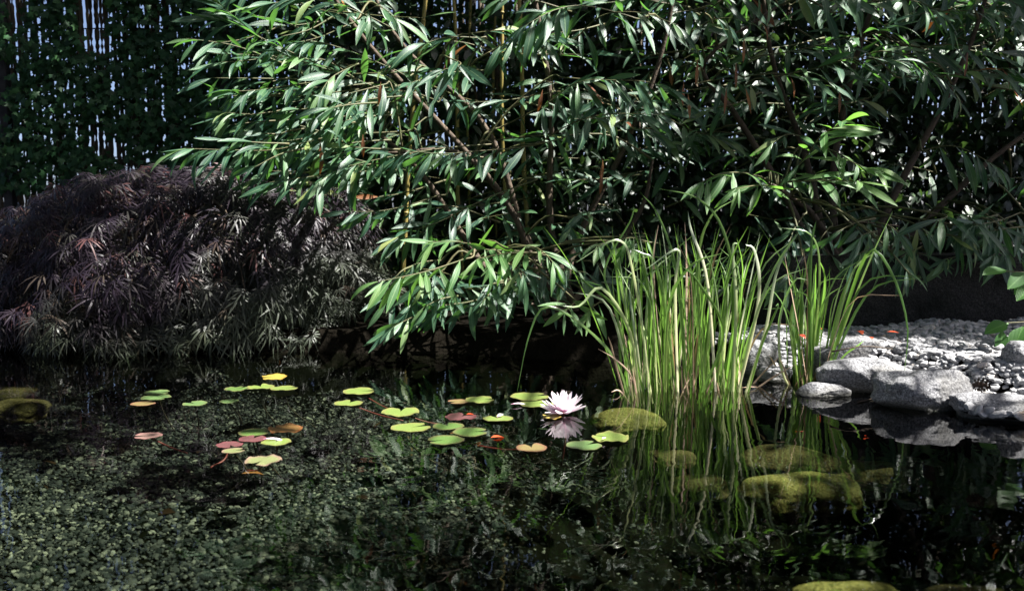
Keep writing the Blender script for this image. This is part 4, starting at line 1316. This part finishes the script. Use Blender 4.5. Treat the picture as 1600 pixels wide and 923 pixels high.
PADS = [  # px, py, width px, colour, notch direction deg, wave, lift, stem (dx px, dy px), label
    (231, 682, 43, 'tan', 200, .02, 0, (62, 26), 'lone small tan-pink lily pad off to the left of the others'),
    (397, 677, 50, 'green', 20, .01, 0, None, 'green lily pad touching the orange pad at the back of the left cluster'),
    (447, 674, 54, 'orange', 160, .05, .006, (-6, 20), 'orange lily pad with a raised edge at the back of the left cluster'),
    (395, 689, 42, 'purple', 80, .02, .004, None, 'purple-brown lily pad between the green pad and the plum-red one'),
    (359, 696, 42, 'purple', 300, .02, 0, (-30, 34), 'plum-red lily pad at the left end of its cluster'),
    (432, 692, 47, 'light', 100, .02, 0, (-12, 22), 'pale green lily pad directly below the orange pad'),
    (365, 706, 36, 'pinkish', 30, .01, 0, None, 'narrow green lily pad with a pink rim below the plum-red pad'),
    (411, 723, 58, 'pinkish', 250, .05, .003, (-26, 12), 'large ragged green lily pad with a pink curled rim, nearest of the left cluster'),
    (370, 610, 38, 'green', 60, .04, .004, None, 'small green lily pad just left of the stacked pads under the maple'),
    (408, 606, 42, 'light', 120, .03, .002, None, 'light green lily pad tucked half under the yellow pad'),
    (444, 610, 43, 'light', 30, .02, .006, None, 'light lime lily pad in front of the yellow raised pad'),
    (429, 598, 39, 'yellow', 200, .03, .022, None, 'yellow lily pad raised above two lime pads under the maple'),
    (246, 615, 40, 'dark', 10, .02, .003, None, 'dim green lily pad in the shade, farthest back of the shaded ones'),
    (244, 622, 46, 'dark', 340, .02, 0, None, 'wider dim green lily pad overlapped by the farthest shaded one'),
    (224, 632, 38, 'brown', 50, .01, 0, None, 'dull brown lily pad beside the two dim overlapping pads'),
    (305, 632, 38, 'dark', 150, .02, 0, None, 'dark lily pad floating alone in the shade under the maple'),
    (358, 628, 30, 'dark', 60, .02, 0, None, 'small dark lily pad in shade just below the stacked pads'),
    (561, 613, 50, 'light', 10, .02, .002, (55, 30), 'lime lily pad with a long red stalk at the back of the middle group'),
    (545, 631, 45, 'light', 75, .02, 0, (85, 26), 'lime lily pad with a deep notch and a long trailing red stalk'),
    (626, 645, 60, 'light', 92, .03, 0, (65, 18), 'heart-notched lime lily pad with a red stalk reaching right'),
    (642, 669, 63, 'light', 35, .015, 0, None, 'large pale green lily pad with an open notch, widest of the middle group'),
    (700, 668, 50, 'green', 110, .015, .002, None, 'notched green lily pad touching the widest pale pad'),
    (696, 689, 58, 'green', 200, .008, 0, None, 'whole green lily pad nearest the viewer in the middle group'),
    (735, 678, 55, 'green', 10, .01, .003, None, 'bright green lily pad overlapping its neighbour beside the red leaf'),
    (719, 654, 50, 'purple', 60, .04, .004, None, 'reddish-brown curled lily pad behind the green ones'),
    (778, 655, 48, 'light', 110, .015, 0, None, 'light green lily pad with a white fallen petal on its far edge'),
    (750, 627, 46, 'light', 15, .03, .003, None, 'lime lily pad at the back, left of the one behind the flower'),
    (716, 629, 34, 'brown', 200, .01, 0, None, 'thin brownish lily pad awash at the back'),
    (828, 622, 62, 'light', 25, .02, .004, None, 'bright lime lily pad behind the flower, under the arching reed'),
    (838, 632, 54, 'light', 30, .02, 0, None, 'lime lily pad overlapped by another, just left of the flower'),
    (831, 701, 49, 'brown', 100, .01, 0, (-90, -6), 'dull brown lily pad in the dark water below the flower'),
    (954, 686, 59, 'light', 160, .05, .003, None, 'wavy-edged lime lily pad right of the flower'),
    (913, 697, 57, 'dark', 40, .02, 0, None, 'dark green lily pad tucked under the wavy lime one'),
    (862, 652, 32, 'yellow', 180, .05, 0, None, 'tattered yellowish lily pad peeping out beside the flower'),
]
for i, (px, py, w, c, na, wav, lift, stem, lab) in enumerate(PADS):
    p = W(px, py, 0.0)
    r = w * p.y / F / 2
    root = empty('lily_pad', p)
    tag(root, lab, 'lily pad', 'lily pads on the pond')
    me = mesh_np('pad', *pad_mesh(i, wav, 0.03 if c in ('orange', 'pinkish') else 0.0, 0.42 if i % 3 else 0.7))
    tilt = Matrix.Rotation(random.gauss(0, .012) + (0.05 if lift > .01 else 0), 4, 'X')
    link('pad', me, PADM[c], root, Matrix.Translation(p + Vector((0, 0, 0.004 + lift + 0.0004 * (i % 4)))) @ tilt @ Matrix.Rotation(R(na), 4, 'Z') @ Matrix.Scale(r, 4))
    if stem:
        e = W(px + stem[0], py + stem[1], -0.05)
        pts = smooth_curve([p + Vector((0, 0, 0.0)), p.lerp(e, .5) + Vector((0.01, 0.01, -0.012)), e], 12)
    else:
        pts = smooth_curve([p, p + Vector((0.02 * random.gauss(0, 1), 0.05, -0.09)), p + Vector((0.06 * random.gauss(0, 1), 0.12, -0.19))], 12)
    v, t, u = tube(pts, [0.0028] * 12, 6)
    link('stalk', mesh_np('stalk', v, t, u), M['redstem'] if stem else M['dimstem'], root)

# ------------------------------------------------------------------ the water lily flower
fp = W(880, 648, 0.0)
flower = empty('water_lily', fp)
tag(flower, 'white water lily in full bloom with a faint pink blush, mirrored in the water', 'flower')
PET = [lance(b, w, 0.22, 8, tw, 0.75, 0.95, 0.0) for b, w, tw in [(-0.55, .30, .05), (-0.35, .32, -.06), (-0.75, .28, .04)]]
pm = []
for k in range(3):
    me = mesh_np('petal', *PET[k]); me.materials.append(M['petal']); pm.append(me)
rad = 39 * fp.y / F
for ring, (cnt_, el, L, z) in enumerate([(10, 6, 1.0, .008), (10, 24, 1.0, .012), (9, 44, 0.95, .014), (8, 64, 0.85, .016)]):
    for k in range(cnt_):
        a = 2 * math.pi * (k + 0.5 * ring) / cnt_ + random.gauss(0, .09)
        e = R(el + random.gauss(0, 6))
        d = Vector((math.cos(a) * math.cos(e), math.sin(a) * math.cos(e), math.sin(e)))
        nrm = Vector((-math.cos(a) * math.sin(e), -math.sin(a) * math.sin(e), math.cos(e)))
        pos = fp + Vector((math.cos(a) * 0.006, math.sin(a) * 0.006, z))
        link('petal', random.choice(pm), None, flower, Matrix(frame(pos, d, nrm, rad * L * random.uniform(.92, 1.06)).tolist()))
v_, t_, u_, off = [], [], [], 0
for k in range(40):
    a, e = random.uniform(0, 6.28), R(random.uniform(45, 88))
    d = Vector((math.cos(a) * math.cos(e), math.sin(a) * math.cos(e), math.sin(e)))
    b = fp + Vector((0, 0, .02))
    v, t, u = tube([b, b + d * 0.014, b + d * 0.026], [.0012, .0012, .0016], 4)
    v_.append(v); t_.append(t + off); u_.append(u); off += len(v)
link('stamens', mesh_np('stamens', np.concatenate(v_), np.concatenate(t_), np.concatenate(u_)), M['stamen'], flower)
v, t, u = tube(smooth_curve([fp + Vector((0, 0, .012)), fp + Vector((0.01, .03, -.08)), fp + Vector((.0, .1, -.22))], 10), [.004] * 10, 6)
link('stalk', mesh_np('stalk', v, t, u), M['redstem'], flower)

# ------------------------------------------------------------------ fallen leaves, petals, cone, twigs
def fallen(px, py, z, L, ang, mat, label, cat='leaf', name='fallen_leaf', tmpl=OVATE, tilt=0.1, group='fallen leaves'):
    p = W(px, py, z)
    d = Vector((math.cos(R(ang)), math.sin(R(ang)), tilt))
    s = L * p.y / F
    p = p - d * s * 0.5
    o = link(name, mesh_np(name, *tmpl[random.randrange(len(tmpl))]), M[mat], None, Matrix(frame(p, d, Vector((0.05, -0.1, 1)), s).tolist()))
    return tag(o, label, cat, group)
fallen(778, 681, 0.006, 24, 20, 'redleaf', 'scarlet fallen leaf floating beside the bright green lily pad')
fallen(745, 692, -0.03, 26, 100, 'orange', 'orange fallen leaf under water next to the bright green pads')
fallen(712, 676, -0.03, 22, 160, 'orange', 'rusty leaf under water between the middle lily pads')
fallen(395, 737, -0.06, 34, 10, 'orange', 'brown leaf under water below the ragged pink-rimmed pad')
fallen(735, 646, 0.012, 14, 10, 'redleaf', 'small red leaf lying on the reddish-brown pad')
for px, py, lab in [(1253, 523, 'orange-red fallen leaf on the gravel behind the small reed clump'), (1345, 517, 'red fallen leaf on the far gravel near the wall'),
                    (1395, 518, 'small red fallen leaf on the far gravel, rightmost of the red ones'), (1360, 527, 'dark red fallen leaf lying among the far pebbles'), (1281, 513, 'red leaf on the gravel, half hidden by the reed tips')]:
    fallen(px, py, 0.215, 18, random.uniform(0, 360), 'redleaf', lab)
M['wilted_petal'] = M['petal']
fallen(812, 629, 0.012, 30, 15, 'petal', 'shrivelled white petal on the edge of the lime pad under the arching reed', 'petal', 'fallen_petal', LANCE, 0.1, 'fallen petals')
fallen(782, 647, 0.014, 14, 40, 'petal', 'small white petal on the far edge of a light green pad', 'petal', 'fallen_petal', OVATE, 0.5, 'fallen petals')
fallen(430, 684, 0.012, 38, 12, 'petal', 'long white petal lying below the orange lily pad', 'petal', 'fallen_petal', LANCE, 0.03, 'fallen petals')
fallen(944, 683, 0.016, 8, 40, 'petal', 'tiny white petal scrap beside the wavy-edged pad', 'petal', 'fallen_petal', OVATE, 0.5, 'fallen petals')
fallen(1172, 604, 0.01, 28, 12, 'reed_dry', 'pale dry reed scrap floating right of the large clump', 'leaf', 'reed_scrap', LANCE, 0.05, 'floating scraps')

cone_p = W(1531, 601, 0.19)
cone = empty('pine_cone', cone_p)
tag(cone, 'small brown cone lying between the biggest boulder and the gravel', 'cone')
sc_t = lance(0.6, 0.9, 0.1, 3, 0, .7, .8, 0)
scm = mesh_np('cone_scale', *sc_t); scm.materials.append(M['cone'])
for k in range(34):
    f = k / 33
    a = k * 2.4
    rr = 0.014 * math.sin(math.pi * (0.15 + 0.75 * f))
    pos = cone_p + Vector((-0.02 + 0.045 * f, rr * math.cos(a), rr * math.sin(a)))
    d = Vector((0.5, math.cos(a), math.sin(a)))
    link('scale', scm, None, cone, Matrix(frame(pos, d, Vector((1, 0, 0)), 0.014).tolist()))
v, t, u = tube([cone_p + Vector((-.022, 0, 0)), cone_p + Vector((0, 0, 0)), cone_p + Vector((.024, 0, 0))], [.006, .011, .003], 7)
link('core', mesh_np('core', v, t, u), M['cone'], cone)

for pts, rad_, lab in [
    ([P(1300, 549, 3.75), P(1350, 541, 3.75), P(1395, 545, 3.8)], .004, 'thin dry twig lying across the weathered boulder'),
    ([P(1320, 346, 4.5), P(1360, 348, 4.5), P(1405, 353, 4.5)], .004, 'bare pinkish twig sticking out above the small reed clump'),
    ([W(1340, 628, .003), W(1365, 622, .004), W(1385, 619, .004)], .003, 'reddish twig floating in front of the boulders'),
]:
    v, t, u = tube(smooth_curve(pts, 10), list(np.linspace(rad_, rad_ * .5, 10)), 5)
    tag(link('twig', mesh_np('twig', v, t, u), M['bark']), lab, 'twig', 'loose twigs')

# ------------------------------------------------------------------ tall trees behind the fence
def tree(base, h, crown_z, rx, ry, rz_, n, label, seed, leaf=(0.22, 0.36), dens_cut=-0.3):
    r = random.Random(seed)
    root = empty('tree', base)
    tag(root, label, 'tree', 'tall trees round the garden')
    b = Vector(base)
    pts = smooth_curve([b, b + Vector((r.gauss(0, .1), r.gauss(0, .1), h * .35)), b + Vector((r.gauss(0, .2), r.gauss(0, .2), h * .7)), b + Vector((0, 0, h * .95))], 14)
    v, t, u = tube(pts, list(np.linspace(0.16, 0.03, 14)), 9)
    link('trunk', mesh_np('trunk', v, t, u), M['bark'], root)
    c = Vector((b.x, b.y, crown_z))
    for k in range(9):
        a = k * 2.4
        s = pts[5 + k % 7]
        e = c + Vector((rx * .75 * math.cos(a), ry * .75 * math.sin(a), rz_ * r.uniform(-.5, .6)))
        v, t, u = tube(smooth_curve([s, s.lerp(e, .5) + Vector((0, 0, .2)), e], 8), list(np.linspace(.05, .01, 8)), 6)
        link('limb', mesh_np('limb', v, t, u), M['bark'], root)
    items = []
    while len(items) < n:
        q = Vector((r.uniform(-1, 1), r.uniform(-1, 1), r.uniform(-1, 1)))
        if q.length > 1: continue
        p = c + Vector((q.x * rx, q.y * ry, q.z * rz_))
        if noise.noise(p * 1.3 + Vector((seed, 0, 0))) < dens_cut: continue
        items.append((r.randrange(2), frame(p, Vector((r.gauss(0, 1), r.gauss(0, 1), r.gauss(-.5, .6))), Vector((r.gauss(0, .5), r.gauss(0, .5), 1)), r.uniform(*leaf)), 1))
    o = merged('crown', SMALL, items, M['hedge'], root)
    o['kind'] = 'stuff'

tree((-6.2, 9.6, 0.15), 9.5, 6.5, 3.2, 2.3, 3.4, 8500, 'dark tree behind the left end of the cane fence', 1)
tree((-1.9, 9.9, 0.15), 10.0, 6.7, 3.2, 2.3, 3.6, 9000, 'dark tree behind the fence above the weeping maple', 2)
tree((2.6, 9.7, 0.15), 10.0, 6.6, 3.2, 2.3, 3.6, 9000, 'dark tree behind the fence above the long-leaved shrubs', 3)
tree((7.0, 9.4, 0.15), 9.5, 6.3, 3.0, 2.3, 3.5, 8000, 'dark tree behind the right end of the fence', 4)

# ------------------------------------------------------------------ spreading tree beside the pond whose boughs shade it
def spreading_tree(base, clumps, label):
    r = random.Random(77)
    root = empty('tree', base)
    tag(root, label, 'tree', 'tall trees round the garden')
    b = Vector(base)
    pts = smooth_curve([b, b + Vector((-.05, .05, 1.5)), b + Vector((-.2, 0, 3.0)), b + Vector((-.3, 0, 5.6))], 16)
    v, t, u = tube(pts, list(np.linspace(0.17, 0.05, 16)), 10)
    link('trunk', mesh_np('trunk', v, t, u), M['bark'], root)
    items = []
    for (c, rad, n) in clumps:
        c = Vector(c)
        s = min(pts[6:], key=lambda q: (q - c).length)
        e = c + Vector((0, 0, -0.05))
        v, t, u = tube(smooth_curve([s, s.lerp(e, .5) + Vector((0, 0, .25)), e], 10), list(np.linspace(.045, .008, 10)), 6)
        link('limb', mesh_np('limb', v, t, u), M['bark'], root)
        for _ in range(n):
            q = Vector((r.gauss(0, .45), r.gauss(0, .45), r.gauss(0, .22))) * rad
            items.append((r.randrange(2), frame(c + q, Vector((r.gauss(0, 1), r.gauss(0, 1), r.gauss(-.3, .4))), Vector((r.gauss(0, .4), r.gauss(0, .4), 1)), r.uniform(.11, .19))))
    o = merged('crown', SMALL, items, M['hedge'], root)
    o['kind'] = 'stuff'
SHADE = [  # (shaded place, clump height, radius, leaves)
    ((-2.75, 4.9, .5), 4.1, .5, 200),
    ((-3.4, 6.8, 1.3), 4.6, .9, 420), ((-2.5, 6.8, 1.7), 4.7, .9, 420), ((-1.5, 6.8, 1.6), 4.8, .9, 420), ((-3.6, 6.8, 2.2), 5.0, .9, 400), ((-2.4, 6.8, 2.4), 5.2, .8, 320),
    (W(40, 640, -.2), 4.1, .45, 200), (W(170, 645, -.2), 4.3, .36, 150), (W(90, 690, -.2), 4.2, .35, 90),
    (W(285, 745, -.2), 4.1, .28, 70), (W(690, 850, -.2), 4.3, .3, 90), (W(540, 900, -.2), 4.2, .25, 60), (W(900, 850, -.2), 4.3, .28, 80), (W(820, 890, -.2), 4.4, .40, 130), (W(500, 860, -.2), 4.2, .25, 40),
    ((.25, 4.75, .1), 4.2, .4, 200),
    ((2.3, 4.5, .3), 3.9, .7, 420), (P(1480, 380, 4.4), 4.3, .55, 480), (P(1570, 330, 4.5), 4.2, .55, 480), (P(1440, 235, 5.0), 4.5, .45, 320), (P(1560, 235, 5.0), 4.4, .55, 430), ((2.35, 5.1, .9), 4.2, .5, 300), ((2.8, 4.3, .4), 4.0, .7, 300), ((2.4, 5.0, 1.2), 4.4, .7, 420), ((2.9, 5.0, .9), 4.5, .7, 400), ((1.75, 5.2, .8), 4.4, .5, 260), ((1.1, 5.2, 1.0), 4.5, .4, 160),
    ((1.5, 2.7, 0), 4.1, .8, 380), ((1.0, 2.2, 0), 4.2, .7, 300), ((1.9, 2.3, 0), 4.4, .8, 300), 
]
spreading_tree((3.6, 5.3, 0.2), [(Vector(p) + sun_dir * ((z - p[2]) / sun_dir.z), rad_, n_) for p, z, rad_, n_ in SHADE], 'spreading tree beside the pond shading it with its boughs')

for bx_, by_, hh, sd, lab in [(-8.5, 2.0, 8, 11, 'dense tree standing off to the left of the pond'), (-4.6, 1.0, 8.2, 15, 'leafy tree standing on the near left bank, outside the picture'), (-1.4, -3.0, 9.5, 16, 'leafy tree right behind the viewpoint'), (-6.0, -4.5, 9, 12, 'dense tree across the lawn behind the left of the pond'),
                     (-1.0, -6.5, 9.5, 13, 'tall dense tree straight across from the fence'), (4.2, -5.6, 10, 14, 'dense tree across from the gravel bank')]:
    tree((bx_, by_, 0.15), hh, hh * .66, 2.7, 2.5, hh * .36, 4200, lab, sd, leaf=(0.3, 0.5), dens_cut=-0.35)
